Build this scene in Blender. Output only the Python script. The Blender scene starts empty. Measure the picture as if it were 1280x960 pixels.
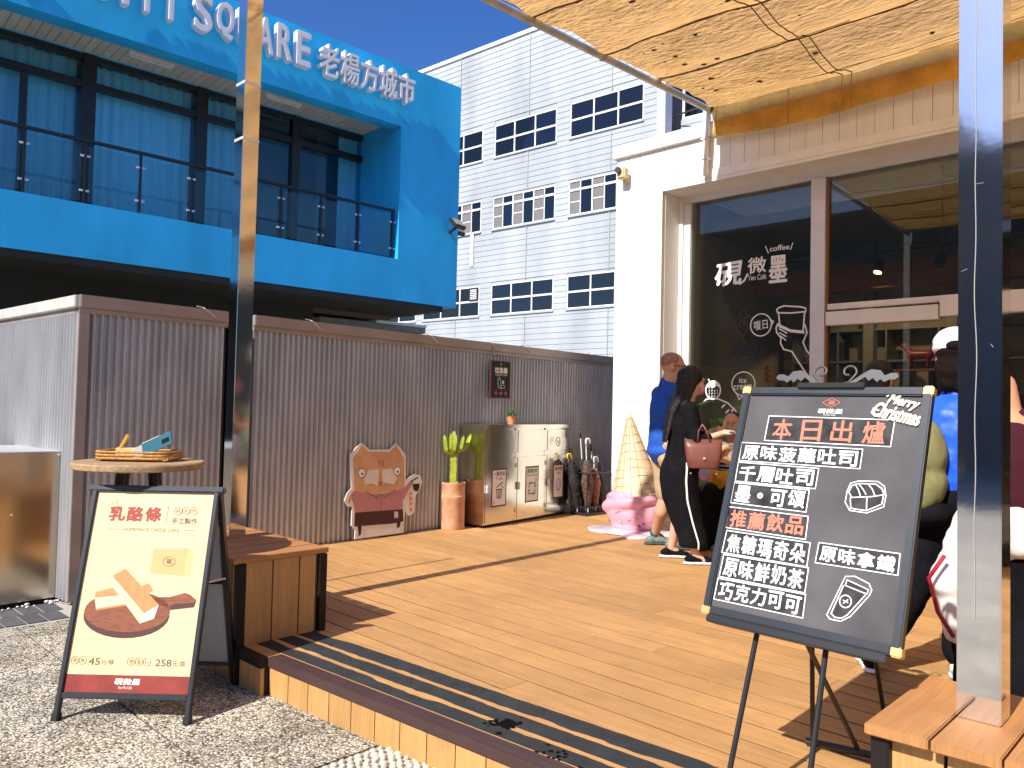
import bpy, bmesh, math, random
from mathutils import Vector, Matrix, Quaternion, noise
PI = math.pi
rnd = random.Random(7)
SC = bpy.context.scene
COL = SC.collection

# ------------------------------------------------------------------ camera
cam = bpy.data.cameras.new("camera"); co = bpy.data.objects.new("camera", cam); COL.objects.link(co)
yaw, pitch, roll = math.radians(43.9), math.radians(1.87), math.radians(1.30)
def _cammat():
    cy, sy = math.cos(yaw), math.sin(yaw)
    W = Matrix(((sy, -cy, 0), (0, 0, -1), (cy, sy, 0)))          # rows: right, down, forward in world axes
    cp, sp = math.cos(pitch), math.sin(pitch)
    P = Matrix(((1, 0, 0), (0, cp, sp), (0, -sp, cp)))
    cr, sr = math.cos(roll), math.sin(roll)
    Q = Matrix(((cr, -sr, 0), (sr, cr, 0), (0, 0, 1)))
    return Q @ P @ W
_M = _cammat()
_R = Matrix((_M[0], -_M[1], -_M[2])).transposed()
co.matrix_world = Matrix.Translation((0, 0, 1.40)) @ _R.to_4x4()
cam.sensor_width = 36; cam.lens = 980 / 1280 * 36; cam.clip_start = .05; cam.clip_end = 3000
SC.camera = co

# ------------------------------------------------------------------ light
SUN_EL, SUN_AZ = math.radians(41.6), math.radians(182.5)         # where the sun stands (azimuth from +X)
wd = bpy.data.worlds.new("World"); SC.world = wd; wd.use_nodes = True
nt = wd.node_tree; sk = nt.nodes.new('ShaderNodeTexSky'); sk.sky_type = 'NISHITA'; sk.sun_disc = False
sk.sun_elevation = SUN_EL; sk.sun_rotation = PI / 2 - SUN_AZ
sk.air_density = 1.0; sk.dust_density = .9; sk.ozone_density = 4.0
bg = nt.nodes['Background']; bg.inputs[1].default_value = .12
hs = nt.nodes.new('ShaderNodeHueSaturation'); hs.inputs['Saturation'].default_value = 1.28; hs.inputs['Hue'].default_value = .515
nt.links.new(sk.outputs[0], hs.inputs['Color']); nt.links.new(hs.outputs[0], bg.inputs[0])
sl = bpy.data.lights.new("sun", 'SUN'); sl.energy = 5.0; sl.angle = math.radians(.55); sl.color = (1, .95, .87)
so = bpy.data.objects.new("sun", sl); COL.objects.link(so)
_d = Vector((-math.cos(SUN_EL) * math.cos(SUN_AZ), -math.cos(SUN_EL) * math.sin(SUN_AZ), -math.sin(SUN_EL)))
so.rotation_euler = _d.to_track_quat('-Z', 'Y').to_euler(); so.location = (-20, 0, 30)
SC.view_settings.view_transform = 'Standard'; SC.view_settings.look = 'None'
SC.view_settings.exposure = 0.5; SC.view_settings.gamma = 1

# ------------------------------------------------------------------ materials
MATS = {}
def srgb(r, g, b):
    return tuple(((c / 255) / 12.92 if c / 255 <= .04045 else ((c / 255 + .055) / 1.055) ** 2.4) for c in (r, g, b))
def mat(name, col, rough=.6, metal=0., var=.0, vscale=8., bump=0., bscale=60., stretch=(1, 1, 1), rnd_obj=0., spec=.5, coat=0., trans=0., emit=None):
    if name in MATS: return MATS[name]
    m = bpy.data.materials.new(name); m.use_nodes = True; n = m.node_tree; b = n.nodes['Principled BSDF']
    b.inputs['Base Color'].default_value = (*col, 1); b.inputs['Roughness'].default_value = rough
    b.inputs['Metallic'].default_value = metal; b.inputs['Specular IOR Level'].default_value = spec
    b.inputs['Coat Weight'].default_value = coat; b.inputs['Transmission Weight'].default_value = trans
    if emit: b.inputs['Emission Color'].default_value = (*emit[0], 1); b.inputs['Emission Strength'].default_value = emit[1]
    if var or bump or rnd_obj:
        tc = n.nodes.new('ShaderNodeTexCoord'); mp = n.nodes.new('ShaderNodeMapping'); mp.inputs['Scale'].default_value = stretch
        geo = n.nodes.new('ShaderNodeNewGeometry'); n.links.new(geo.outputs['Position'], mp.inputs[0])
    src = None
    if var:
        t = n.nodes.new('ShaderNodeTexNoise'); t.inputs['Scale'].default_value = vscale; t.inputs['Detail'].default_value = 6
        n.links.new(mp.outputs[0], t.inputs[0])
        r = n.nodes.new('ShaderNodeMapRange'); r.inputs[1].default_value = .3; r.inputs[2].default_value = .7
        r.inputs[3].default_value = 1 - var; r.inputs[4].default_value = 1 + var * .6; n.links.new(t.outputs[0], r.inputs[0]); src = r.outputs[0]
    if rnd_obj:
        oi = n.nodes.new('ShaderNodeObjectInfo'); r2 = n.nodes.new('ShaderNodeMapRange'); r2.inputs[3].default_value = 1 - rnd_obj; r2.inputs[4].default_value = 1 + rnd_obj
        n.links.new(oi.outputs['Random'], r2.inputs[0])
        if src:
            mm = n.nodes.new('ShaderNodeMath'); mm.operation = 'MULTIPLY'; n.links.new(src, mm.inputs[0]); n.links.new(r2.outputs[0], mm.inputs[1]); src = mm.outputs[0]
        else: src = r2.outputs[0]
    if src:
        vm = n.nodes.new('ShaderNodeVectorMath'); vm.operation = 'SCALE'; vm.inputs[0].default_value = col
        n.links.new(src, vm.inputs['Scale']); n.links.new(vm.outputs[0], b.inputs['Base Color'])
    if bump:
        t = n.nodes.new('ShaderNodeTexNoise'); t.inputs['Scale'].default_value = bscale; t.inputs['Detail'].default_value = 4
        n.links.new(mp.outputs[0], t.inputs[0]); bp = n.nodes.new('ShaderNodeBump'); bp.inputs['Strength'].default_value = bump
        bp.inputs['Distance'].default_value = .01; n.links.new(t.outputs[0], bp.inputs['Height']); n.links.new(bp.outputs[0], b.inputs['Normal'])
    MATS[name] = m; return m

def wood(name, col, gdir):      # ridged composite board: fine grooves run along gdir
    if name in MATS: return MATS[name]
    m = mat(name, col, .62, var=.12, vscale=5, rnd_obj=.11, stretch=(6, .6, 1) if gdir == 'y' else (.6, 6, 1) if gdir == 'x' else (5, 5, .5))
    n = m.node_tree; b = n.nodes['Principled BSDF']
    vs = [x for x in n.nodes if x.type == 'VECT_MATH'][0]
    geo = [x for x in n.nodes if x.type == 'NEW_GEOMETRY'][0]
    t = n.nodes.new('ShaderNodeTexNoise'); t.inputs['Scale'].default_value = 1; t.inputs['Detail'].default_value = 5; t.inputs['Roughness'].default_value = .7
    mp = n.nodes.new('ShaderNodeMapping'); mp.inputs['Scale'].default_value = {'y': (140, 5, 20), 'x': (5, 140, 20), 'z': (120, 120, 5)}[gdir]
    n.links.new(geo.outputs['Position'], mp.inputs[0]); n.links.new(mp.outputs[0], t.inputs[0])
    st = n.nodes.new('ShaderNodeTexNoise'); st.inputs['Scale'].default_value = 1.3; st.inputs['Detail'].default_value = 8; st.inputs['Roughness'].default_value = .65
    n.links.new(geo.outputs['Position'], st.inputs[0])
    r = n.nodes.new('ShaderNodeMapRange'); r.inputs[1].default_value = .25; r.inputs[2].default_value = .75; r.inputs[3].default_value = .8; r.inputs[4].default_value = 1.17
    n.links.new(t.outputs[0], r.inputs[0])
    r3 = n.nodes.new('ShaderNodeMapRange'); r3.inputs[1].default_value = .35; r3.inputs[2].default_value = .62; r3.inputs[3].default_value = .86; r3.inputs[4].default_value = 1.06
    n.links.new(st.outputs[0], r3.inputs[0])
    mu = n.nodes.new('ShaderNodeMath'); mu.operation = 'MULTIPLY'; n.links.new(r.outputs[0], mu.inputs[0]); n.links.new(r3.outputs[0], mu.inputs[1])
    v2 = n.nodes.new('ShaderNodeVectorMath'); v2.operation = 'SCALE'; n.links.new(vs.outputs[0], v2.inputs[0]); n.links.new(mu.outputs[0], v2.inputs['Scale'])
    n.links.new(v2.outputs[0], b.inputs['Base Color'])
    bp = n.nodes.new('ShaderNodeBump'); bp.inputs['Strength'].default_value = .35; bp.inputs['Distance'].default_value = .004
    n.links.new(t.outputs[0], bp.inputs['Height']); n.links.new(bp.outputs[0], b.inputs['Normal'])
    return m

def pebble_dash(name):          # exposed aggregate: thousands of small chips of several colours in a grey matrix
    m = bpy.data.materials.new(name); m.use_nodes = True; n = m.node_tree; b = n.nodes['Principled BSDF']
    g = n.nodes.new('ShaderNodeNewGeometry')
    v = n.nodes.new('ShaderNodeTexVoronoi'); v.inputs['Scale'].default_value = 105; n.links.new(g.outputs['Position'], v.inputs[0])
    sep = n.nodes.new('ShaderNodeSeparateColor'); n.links.new(v.outputs['Color'], sep.inputs[0])
    cr = n.nodes.new('ShaderNodeValToRGB'); cr.color_ramp.interpolation = 'CONSTANT'
    st = [(0, (.10, .085, .065)), (.13, (.30, .26, .19)), (.26, (.56, .50, .38)), (.46, (.44, .34, .20)), (.58, (.70, .64, .52)), (.80, (.24, .21, .17)), (.88, (.85, .81, .72))]
    e = cr.color_ramp.elements; e[0].position = 0; e[0].color = (*st[0][1], 1); e[1].position = st[1][0]; e[1].color = (*st[1][1], 1)
    for p, c in st[2:]: q = e.new(p); q.color = (*c, 1)
    n.links.new(sep.outputs[0], cr.inputs[0])
    dr = n.nodes.new('ShaderNodeMapRange'); dr.inputs[1].default_value = .3; dr.inputs[2].default_value = .62; dr.inputs[3].default_value = 1; dr.inputs[4].default_value = .5
    n.links.new(v.outputs['Distance'], dr.inputs[0])
    s = n.nodes.new('ShaderNodeTexNoise'); s.inputs['Scale'].default_value = 2.2; s.inputs['Detail'].default_value = 7; s.inputs['Roughness'].default_value = .65; n.links.new(g.outputs['Position'], s.inputs[0])
    sr = n.nodes.new('ShaderNodeMapRange'); sr.inputs[1].default_value = .38; sr.inputs[2].default_value = .6; sr.inputs[3].default_value = .72; sr.inputs[4].default_value = 1.4; n.links.new(s.outputs[0], sr.inputs[0])
    mu = n.nodes.new('ShaderNodeMath'); mu.operation = 'MULTIPLY'; n.links.new(dr.outputs[0], mu.inputs[0]); n.links.new(sr.outputs[0], mu.inputs[1])
    vm = n.nodes.new('ShaderNodeVectorMath'); vm.operation = 'SCALE'; n.links.new(cr.outputs[0], vm.inputs[0]); n.links.new(mu.outputs[0], vm.inputs['Scale']); n.links.new(vm.outputs[0], b.inputs['Base Color'])
    bp = n.nodes.new('ShaderNodeBump'); bp.invert = True; bp.inputs['Strength'].default_value = .9; bp.inputs['Distance'].default_value = .006; n.links.new(v.outputs['Distance'], bp.inputs['Height']); n.links.new(bp.outputs[0], b.inputs['Normal'])
    b.inputs['Roughness'].default_value = .75; MATS[name] = m; return m

def glass(name, tint, rough=.0, refl=.5, ior=1.5):
    m = bpy.data.materials.new(name); m.use_nodes = True; n = m.node_tree; n.nodes.remove(n.nodes['Principled BSDF'])
    o = n.nodes['Material Output']; t = n.nodes.new('ShaderNodeBsdfTransparent'); t.inputs[0].default_value = (*tint, 1)
    g = n.nodes.new('ShaderNodeBsdfGlossy'); g.inputs['Roughness'].default_value = rough; g.inputs['Color'].default_value = (.9, .95, .95, 1)
    f = n.nodes.new('ShaderNodeFresnel'); f.inputs[0].default_value = ior
    a = n.nodes.new('ShaderNodeMath'); a.operation = 'MULTIPLY_ADD'; a.inputs[1].default_value = refl; a.inputs[2].default_value = refl * .03; a.use_clamp = True
    n.links.new(f.outputs[0], a.inputs[0]); mx = n.nodes.new('ShaderNodeMixShader'); n.links.new(a.outputs[0], mx.inputs[0])
    n.links.new(t.outputs[0], mx.inputs[1]); n.links.new(g.outputs[0], mx.inputs[2]); n.links.new(mx.outputs[0], o.inputs[0]); MATS[name] = m; return m

def cloth_net(name, col, through, holes):      # sail cloth: reflects, lets light through, and is partly open mesh
    m = bpy.data.materials.new(name); m.use_nodes = True; n = m.node_tree; n.nodes.remove(n.nodes['Principled BSDF'])
    o = n.nodes['Material Output']; d = n.nodes.new('ShaderNodeBsdfDiffuse'); t = n.nodes.new('ShaderNodeBsdfTranslucent'); h = n.nodes.new('ShaderNodeBsdfTransparent')
    g = n.nodes.new('ShaderNodeNewGeometry'); mp = n.nodes.new('ShaderNodeMapping'); mp.inputs['Scale'].default_value = (3, 1.2, 1); n.links.new(g.outputs['Position'], mp.inputs[0])
    s = n.nodes.new('ShaderNodeTexNoise'); s.inputs['Scale'].default_value = 2.4; s.inputs['Detail'].default_value = 9; s.inputs['Roughness'].default_value = .68; n.links.new(mp.outputs[0], s.inputs[0])
    r = n.nodes.new('ShaderNodeMapRange'); r.inputs[1].default_value = .3; r.inputs[2].default_value = .7; r.inputs[3].default_value = .72; r.inputs[4].default_value = 1.18; n.links.new(s.outputs[0], r.inputs[0])
    for x, c in ((d, col), (t, through)):
        v = n.nodes.new('ShaderNodeVectorMath'); v.operation = 'SCALE'; v.inputs[0].default_value = c; n.links.new(r.outputs[0], v.inputs['Scale']); n.links.new(v.outputs[0], x.inputs[0])
    a = n.nodes.new('ShaderNodeMixShader'); a.inputs[0].default_value = .6; n.links.new(d.outputs[0], a.inputs[1]); n.links.new(t.outputs[0], a.inputs[2])
    b = n.nodes.new('ShaderNodeMixShader'); b.inputs[0].default_value = holes; n.links.new(a.outputs[0], b.inputs[1]); n.links.new(h.outputs[0], b.inputs[2]); n.links.new(b.outputs[0], o.inputs[0])
    bn = n.nodes.new('ShaderNodeTexNoise'); bn.inputs['Scale'].default_value = 9; bn.inputs['Detail'].default_value = 6; n.links.new(mp.outputs[0], bn.inputs[0])
    bp = n.nodes.new('ShaderNodeBump'); bp.inputs['Strength'].default_value = 1.; bp.inputs['Distance'].default_value = .05; n.links.new(bn.outputs[0], bp.inputs['Height']); n.links.new(bp.outputs[0], d.inputs['Normal']); n.links.new(bp.outputs[0], t.inputs['Normal'])
    MATS[name] = m; return m

white_wall = mat('white_wall_paint', (.74, .73, .70), .55, var=.10, vscale=2.2, bump=.06, bscale=30, stretch=(1, 2.5, .25))
white_trim = mat('white_trim', (.78, .77, .75), .45, var=.06, vscale=5)
alu = mat('pale_aluminium', (.72, .73, .75), .4, .15, var=.05)
blue_paint = mat('blue_render', (.020, .46, .86), .55, var=.2, vscale=1.3, bump=.12, bscale=25, stretch=(1, 1, .35))
black_frame = mat('black_frame', (.012, .012, .014), .35)
grey_siding = mat('pale_grey_siding', (.385, .41, .435), .5, var=.2, vscale=.7, stretch=(1, 1, .3), rnd_obj=0)
mirror_steel = mat('polished_steel', (.74, .74, .76), .07, 1., var=.05, vscale=6, bump=.05, bscale=5)
sheet_steel = mat('brushed_steel', (.60, .53, .44), .17, 1., var=.10, vscale=3, bump=.10, bscale=5, stretch=(1, 1, .3))
galv = mat('galvanised_sheet', (.56, .56, .58), .30, .6, var=.16, vscale=5, stretch=(1, 1, .35), bump=.05, bscale=40)
coping_mat = mat('coping_steel', (.36, .32, .305), .5, .3, var=.12, vscale=4)
deck_y = wood('deck_composite', (.50, .272, .103), 'y')
deck_x = wood('bench_composite', (.43, .20, .068), 'x')
deck_z = wood('cladding_composite', (.55, .30, .105), 'z')
brown_trim = mat('dark_brown_trim', (.062, .032, .031), .5, var=.12, vscale=10)
dark_brown = mat('black_brown_trim', (.014, .008, .008), .6, spec=.3)
grip = mat('black_grip_strip', (.024, .027, .030), .85, var=.35, vscale=14, bump=.5, bscale=220)
aggregate = pebble_dash('exposed_aggregate')
slate = mat('dark_slate_tile', (.10, .10, .11), .6, var=.25, vscale=18, bump=.5, bscale=30, rnd_obj=.15)
grout = mat('brown_grout', (.12, .085, .06), .9, var=.2)
light_grout = mat('grey_grout', (.42, .40, .36), .9)
pebble_mat = mat('white_pebble', (.62, .57, .46), .5, var=.25, vscale=25)
black = mat('satin_black', (.018, .019, .022), .4)
black_matte = mat('matt_black', (.012, .012, .013), .8)
frame_grey = mat('black_anodised', (.028, .032, .040), .4, .1, var=.15, vscale=20)
sail_cloth = cloth_net('golden_sail_cloth', (.66, .34, .08), (.80, .465, .165), .03)

# ------------------------------------------------------------------ geometry helpers
class MB:
    def __init__(s): s.v = []; s.f = []
    def add(s, vs, fs, M=None):
        o = len(s.v); s.v += [tuple(M @ Vector(p)) if M else tuple(p) for p in vs]; s.f += [tuple(i + o for i in f) for f in fs]; return s
    def box(s, x0, x1, y0, y1, z0, z1, M=None):
        vs = [(x, y, z) for x in (x0, x1) for y in (y0, y1) for z in (z0, z1)]
        return s.add(vs, [(0, 1, 3, 2), (4, 6, 7, 5), (0, 4, 5, 1), (2, 3, 7, 6), (0, 2, 6, 4), (1, 5, 7, 3)], M)
    def bar(s, p, q, w, h, up=(0, 0, 1)):
        p, q = Vector(p), Vector(q); d = (q - p); L = d.length; d.normalize(); up = Vector(up)
        if abs(d.dot(up)) > .98: up = Vector((0, 1, 0))
        y = up.cross(d).normalized(); z = d.cross(y)
        M = Matrix((( d.x, y.x, z.x, p.x), (d.y, y.y, z.y, p.y), (d.z, y.z, z.z, p.z), (0, 0, 0, 1)))
        return s.box(0, L, -w / 2, w / 2, -h / 2, h / 2, M)
    def cyl(s, p, q, r0, r1=None, n=14, cap=True):
        r1 = r0 if r1 is None else r1
        return s.tube([p, q], [r0, r1], n, cap)
    def tube(s, pts, r, n=8, cap=True):
        pts = [Vector(p) for p in pts]; k = len(pts); rs = r if isinstance(r, (list, tuple)) else [r] * k
        o = []; ref = None
        for i, p in enumerate(pts):
            d = (pts[min(i + 1, k - 1)] - pts[max(i - 1, 0)]).normalized()
            if ref is None: ref = Vector((0, 0, 1)) if abs(d.z) < .9 else Vector((1, 0, 0))
            a = d.cross(ref).normalized(); b = d.cross(a).normalized(); ref = -b if False else ref
            o += [tuple(p + rs[i] * (math.cos(2 * PI * j / n) * a + math.sin(2 * PI * j / n) * b)) for j in range(n)]
        f = [(i * n + j, i * n + (j + 1) % n, (i + 1) * n + (j + 1) % n, (i + 1) * n + j) for i in range(k - 1) for j in range(n)]
        if cap: f += [tuple(range(n))[::-1], tuple((k - 1) * n + j for j in range(n))]
        return s.add(o, f)
    def ell(s, c, r, n=14, m=9, M=None):
        c = Vector(c); vs = []; R = M or Matrix.Identity(3)
        for i in range(1, m):
            t = PI * i / m
            for j in range(n):
                a = 2 * PI * j / n; vs.append(tuple(c + R @ Vector((r[0] * math.sin(t) * math.cos(a), r[1] * math.sin(t) * math.sin(a), r[2] * math.cos(t)))))
        T = len(vs); vs += [tuple(c + R @ Vector((0, 0, r[2]))), tuple(c - R @ Vector((0, 0, r[2])))]
        f = [(i * n + j, (i + 1) * n + j, (i + 1) * n + (j + 1) % n, i * n + (j + 1) % n) for i in range(m - 2) for j in range(n)]
        f += [(T, j, (j + 1) % n) for j in range(n)] + [(T + 1, (m - 2) * n + (j + 1) % n, (m - 2) * n + j) for j in range(n)]
        return s.add(vs, f)
    def lathe(s, c, prof, n=24, M=None):          # prof: (radius, z)
        vs = [(c[0] + r * math.cos(2 * PI * j / n), c[1] + r * math.sin(2 * PI * j / n), c[2] + z) for r, z in prof for j in range(n)]
        f = [(i * n + j, i * n + (j + 1) % n, (i + 1) * n + (j + 1) % n, (i + 1) * n + j) for i in range(len(prof) - 1) for j in range(n)]
        f += [tuple(range(n))[::-1], tuple((len(prof) - 1) * n + j for j in range(n))]
        return s.add(vs, f, M)
    def prism(s, poly, z0, z1, M=None):           # polygon in local xy, extruded in local z
        n = len(poly)
        if sum(poly[i][0] * poly[(i + 1) % n][1] - poly[(i + 1) % n][0] * poly[i][1] for i in range(n)) < 0: poly = poly[::-1]
        vs = [(x, y, z0) for x, y in poly] + [(x, y, z1) for x, y in poly]
        return s.add(vs, [tuple(range(n))[::-1], tuple(range(n, 2 * n))] + [(i, (i + 1) % n, n + (i + 1) % n, n + i) for i in range(n)], M)
    def stroke(s, pts, w, z=0., M=None, th=.0008):
        for (a, b) in zip(pts, pts[1:]):
            a, b = Vector(a).to_2d(), Vector(b).to_2d(); d = b - a
            if d.length < 1e-6: continue
            d.normalize(); n = Vector((-d.y, d.x)) * w / 2; e = d * w * .4
            P = [a - e + n, a - e - n, b + e - n, b + e + n]
            s.prism([tuple(p) for p in P], z, z + th, M); z += 2e-5
        return s
    def build(s, name, m, parent=None, smooth=False, bevel=0., loc=None, auto=None, seg=2):
        me = bpy.data.meshes.new(name); me.from_pydata(s.v, [], s.f); 
        if bevel:
            bm = bmesh.new(); bm.from_mesh(me)
            ed = [e for e in bm.edges if len(e.link_faces) == 2 and e.calc_face_angle(0) > .5]
            bmesh.ops.bevel(bm, geom=ed, offset=bevel, segments=seg, affect='EDGES', clamp_overlap=True); bm.to_mesh(me); bm.free()
        if smooth: me.shade_smooth()
        if auto: 
            me.shade_smooth()
            bm = bmesh.new(); bm.from_mesh(me)
            for e in bm.edges: e.smooth = not (len(e.link_faces) == 2 and e.calc_face_angle(0) > auto)
            bm.to_mesh(me); bm.free()
        if m: me.materials.append(m)
        return put(name, me, parent, loc)
def put(name, me, parent=None, loc=None):
    o = bpy.data.objects.new(name, me); COL.objects.link(o)
    off = Vector((0, 0, 0)); p = parent
    while p is not None: off += p.location; p = p.parent
    if parent is not None: o.parent = parent
    o.location = (Vector(loc) if loc is not None else Vector((0, 0, 0))) - off
    return o
def thing(name, label, cat, loc=(0, 0, 0), group=None):
    o = bpy.data.objects.new(name, None); COL.objects.link(o); o.location = loc; o.empty_display_size = .1
    return tag(o, label, cat, group)
def tag(o, label, cat, group=None):
    o['label'] = label; o['category'] = cat
    if group: o['group'] = group
    return o
def struct(o): o['kind'] = 'structure'; return o
def stuff(o): o['kind'] = 'stuff'; return o
def empty_struct(name, loc=(0, 0, 0)):
    o = bpy.data.objects.new(name, None); COL.objects.link(o); o.location = loc; return struct(o)
def frame(o, x, y):            # 4x4 with local x, y and their normal
    x = Vector(x).normalized(); y = Vector(y); y = (y - x * y.dot(x)).normalized(); z = x.cross(y); o = Vector(o)
    return Matrix(((x.x, y.x, z.x, o.x), (x.y, y.y, z.y, o.y), (x.z, y.z, z.z, o.z), (0, 0, 0, 1)))
_TX = {}
def glyphs(body, bold=0., ext=0., shear=0.):
    k = (body, bold, ext, shear)
    if k not in _TX:
        c = bpy.data.curves.new('t', 'FONT'); c.body = body; c.offset = bold; c.extrude = ext; c.shear = shear; c.resolution_u = 3
        o = bpy.data.objects.new('t', c); COL.objects.link(o); bpy.context.view_layer.update()
        me = bpy.data.meshes.new_from_object(o.evaluated_get(bpy.context.evaluated_depsgraph_get()))
        vs = [tuple(v.co) for v in me.vertices]; fs = [tuple(p.vertices) for p in me.polygons]
        bpy.data.objects.remove(o); bpy.data.curves.remove(c); bpy.data.meshes.remove(me)
        if not vs: vs = [(0, 0, 0), (1, 0, 0), (1, 1, 0)]; fs = []
        x0, x1 = min(v[0] for v in vs), max(v[0] for v in vs); y0, y1 = min(v[1] for v in vs), max(v[1] for v in vs)
        _TX[k] = ([((x - x0) / (x1 - x0), (y - y0) / (y1 - y0), z) for x, y, z in vs], fs)
    return _TX[k]
def text(mb, body, u0, v0, u1, v1, z, M, bold=0., ext=0., shear=0., rot=0., zs=1.):   # fit body into the rectangle
    vs, fs = glyphs(body, 0., ext, shear); w, h = u1 - u0, v1 - v0; cx, cy = (u0 + u1) / 2, (v0 + v1) / 2; c, s = math.cos(rot), math.sin(rot)
    bb_ = bold * min(w / max(1, len(body)), h) * .9 if ord(body[0]) > 1000 else bold * h * .8
    w -= 2 * bb_; h -= 2 * bb_
    for i, (dx, dy) in enumerate(((0, 0), (1, 0), (-1, 0), (0, 1), (0, -1), (.7, .7), (-.7, .7), (.7, -.7), (-.7, -.7)) if bold else ((0, 0),)):
        P = []
        for x, y, zz in vs:
            X, Y = (x - .5) * w + dx * bb_, (y - .5) * h + dy * bb_; P.append((cx + X * c - Y * s, cy + X * s + Y * c, z + (zz + (.0012 * i if ext > .01 else 0)) * zs + 2e-5 * i))
        mb.add(P, fs, M)
def ring(c, rx, ry=None, n=28): ry = ry or rx; return [(c[0] + rx * math.cos(2 * PI * i / n), c[1] + ry * math.sin(2 * PI * i / n)) for i in range(n + 1)]
_tex = {}
def organic(name, prims, m, parent, voxel=.012, smooth=5, disp=0., dscale=.12, loc=None, ratio=None):
    mb = MB()
    for p in prims:
        if p[0] == 'c':                            # tapered capsule
            a, b, r0, r1 = Vector(p[1]), Vector(p[2]), p[3], p[4]; d = (b - a); L = d.length or 1e-4; d = d / L
            pts = []; rs = []
            for t in (-.98, -.8, -.45, 0): pts.append(a + d * r0 * t); rs.append(r0 * math.sqrt(max(0, 1 - t * t)))
            for t in (0, .45, .8, .98): pts.append(b + d * r1 * t); rs.append(r1 * math.sqrt(max(0, 1 - t * t)))
            mb.tube(pts, rs, 14)
        elif p[0] == 'e': mb.ell(p[1], p[2], 18, 12, p[3] if len(p) > 3 else None)
        elif p[0] == 'm': mb.add(p[1], p[2])
        elif p[0] == 'l':                          # loft of upright elliptical rings: (centre, r_forward, r_side), angle
            n = 28; ca, sn = math.cos(p[2]), math.sin(p[2]); K = p[1]; vs = []
            for (c, rf, rs_) in K:
                for j in range(n):
                    t = 2 * PI * j / n; a, b = rf * math.cos(t), rs_ * math.sin(t); vs.append((c[0] + a * ca - b * sn, c[1] + a * sn + b * ca, c[2]))
            mb.add(vs, [(i * n + j, i * n + (j + 1) % n, (i + 1) * n + (j + 1) % n, (i + 1) * n + j) for i in range(len(K) - 1) for j in range(n)] + [tuple(range(n))[::-1], tuple((len(K) - 1) * n + j for j in range(n))])
    me = bpy.data.meshes.new(name); me.from_pydata(mb.v, [], mb.f)
    bm = bmesh.new(); bm.from_mesh(me); bmesh.ops.recalc_face_normals(bm, faces=bm.faces); bm.to_mesh(me); bm.free()
    o = bpy.data.objects.new(name, me); COL.objects.link(o)
    r = o.modifiers.new('r', 'REMESH'); r.mode = 'VOXEL'; r.voxel_size = voxel; r.adaptivity = 0
    s = o.modifiers.new('s', 'SMOOTH'); s.factor = .5; s.iterations = smooth
    if disp:
        k = round(dscale, 3)
        if k not in _tex: t = bpy.data.textures.new('folds', 'CLOUDS'); t.noise_scale = dscale; t.noise_depth = 2; _tex[k] = t
        d = o.modifiers.new('d', 'DISPLACE'); d.texture = _tex[k]; d.strength = disp; d.texture_coords = 'GLOBAL'
    bpy.context.view_layer.update()
    nm = bpy.data.meshes.new_from_object(o.evaluated_get(bpy.context.evaluated_depsgraph_get())); bpy.data.objects.remove(o)
    nm.name = name; nm.materials.clear(); nm.materials.append(m); nm.shade_smooth()
    return put(name, nm, parent, loc)
# ================================================================== GROUND
NOSE_A, NOSE_B = Vector((1.955, 3.47, 0)), Vector((2.245, -1.5, 0))      # front edge line of the deck
ND = (NOSE_B - NOSE_A).normalized(); NN = Vector((-ND.y, ND.x, 0))        # along / inward
if NN.x < 0: NN = -NN
g = MB().box(-120, 160, -120, 160, -.5, -.012); struct(g.build('ground', mat('street_ground', (.33, .30, .25), .9, var=.25, vscale=.6, bump=.3, bscale=60)))
pv = empty_struct('pavement')
seams_x = [-5.2, -3.2, -1.2, .0, 1.205, 1.42, 2.6]; seams_y = [-6.6, -4.3, -2.0, .35, 2.655, 3.9, 5.5]
xs = [-5.2, -3.2, -1.2, .2, 1.415, 2.9]; ys = [-6.6, -4.3, -2.0, .35, 2.655, 5.52]
for i in range(5):
    for j in range(5):
        if i == 4 and j == 3: continue
        g = MB().box(xs[i] + .007, xs[i + 1] - .007, ys[j] + .007, ys[j + 1] - .007, -.02, 0); g.build('paving_panel', aggregate, pv)
MB().box(-5.2, 2.9, -6.6, 6.3, -.03, -.008).build('grout', grout, pv)
for k in range(15):
    a = 1.72 - k * .12; MB().box(a - .113, a, 5.56, 5.80, -.02, .002).build('slate_tile', slate, pv, bevel=.003)
for k in range(15):
    a = 1.76 - k * .12; MB().box(a - .113, a, 5.807, 6.04, -.02, .0).build('slate_tile', slate, pv, bevel=.003)
MB().box(-.3, 1.9, 5.53, 6.05, -.025, -.004).build('tile_bed', light_grout, pv)
g = MB(); r2 = random.Random(3)                                            # white pebbles set in rows
y = 2.62; row = 0
while y > 1.2:
    x = 1.43 + (row % 2) * .02
    while x < 2.05:
        a = r2.uniform(.014, .021); R = Matrix.Rotation(r2.uniform(-.7, .7), 3, 'Z')
        g.ell((x + r2.uniform(-.004, .004), y + r2.uniform(-.004, .004), .002), (a, a * r2.uniform(.6, .8), .011), 7, 5, R); x += .038
    y -= .029; row += 1
stuff(g.build('pebble_inlay', pebble_mat, pv, smooth=True)); MB().box(1.422, 2.9, .357, 2.648, -.02, -.004).build('pebble_bed', light_grout, pv)
g = MB()
for k in range(70):
    x = r2.uniform(.1, 1.9); a = r2.uniform(.008, .022); g.ell((x, 6.0 + r2.uniform(-.05, .04) + (.02 if x > 1.6 else 0), .008), (a, a * .8, a * .6), 6, 4)
stuff(tag(g.build('loose_stones', mat('white_stone', (.75, .72, .68), .7, var=.2, vscale=40), smooth=True), 'loose white stones scattered along the foot of the steel cabinet', 'stones'))

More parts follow.
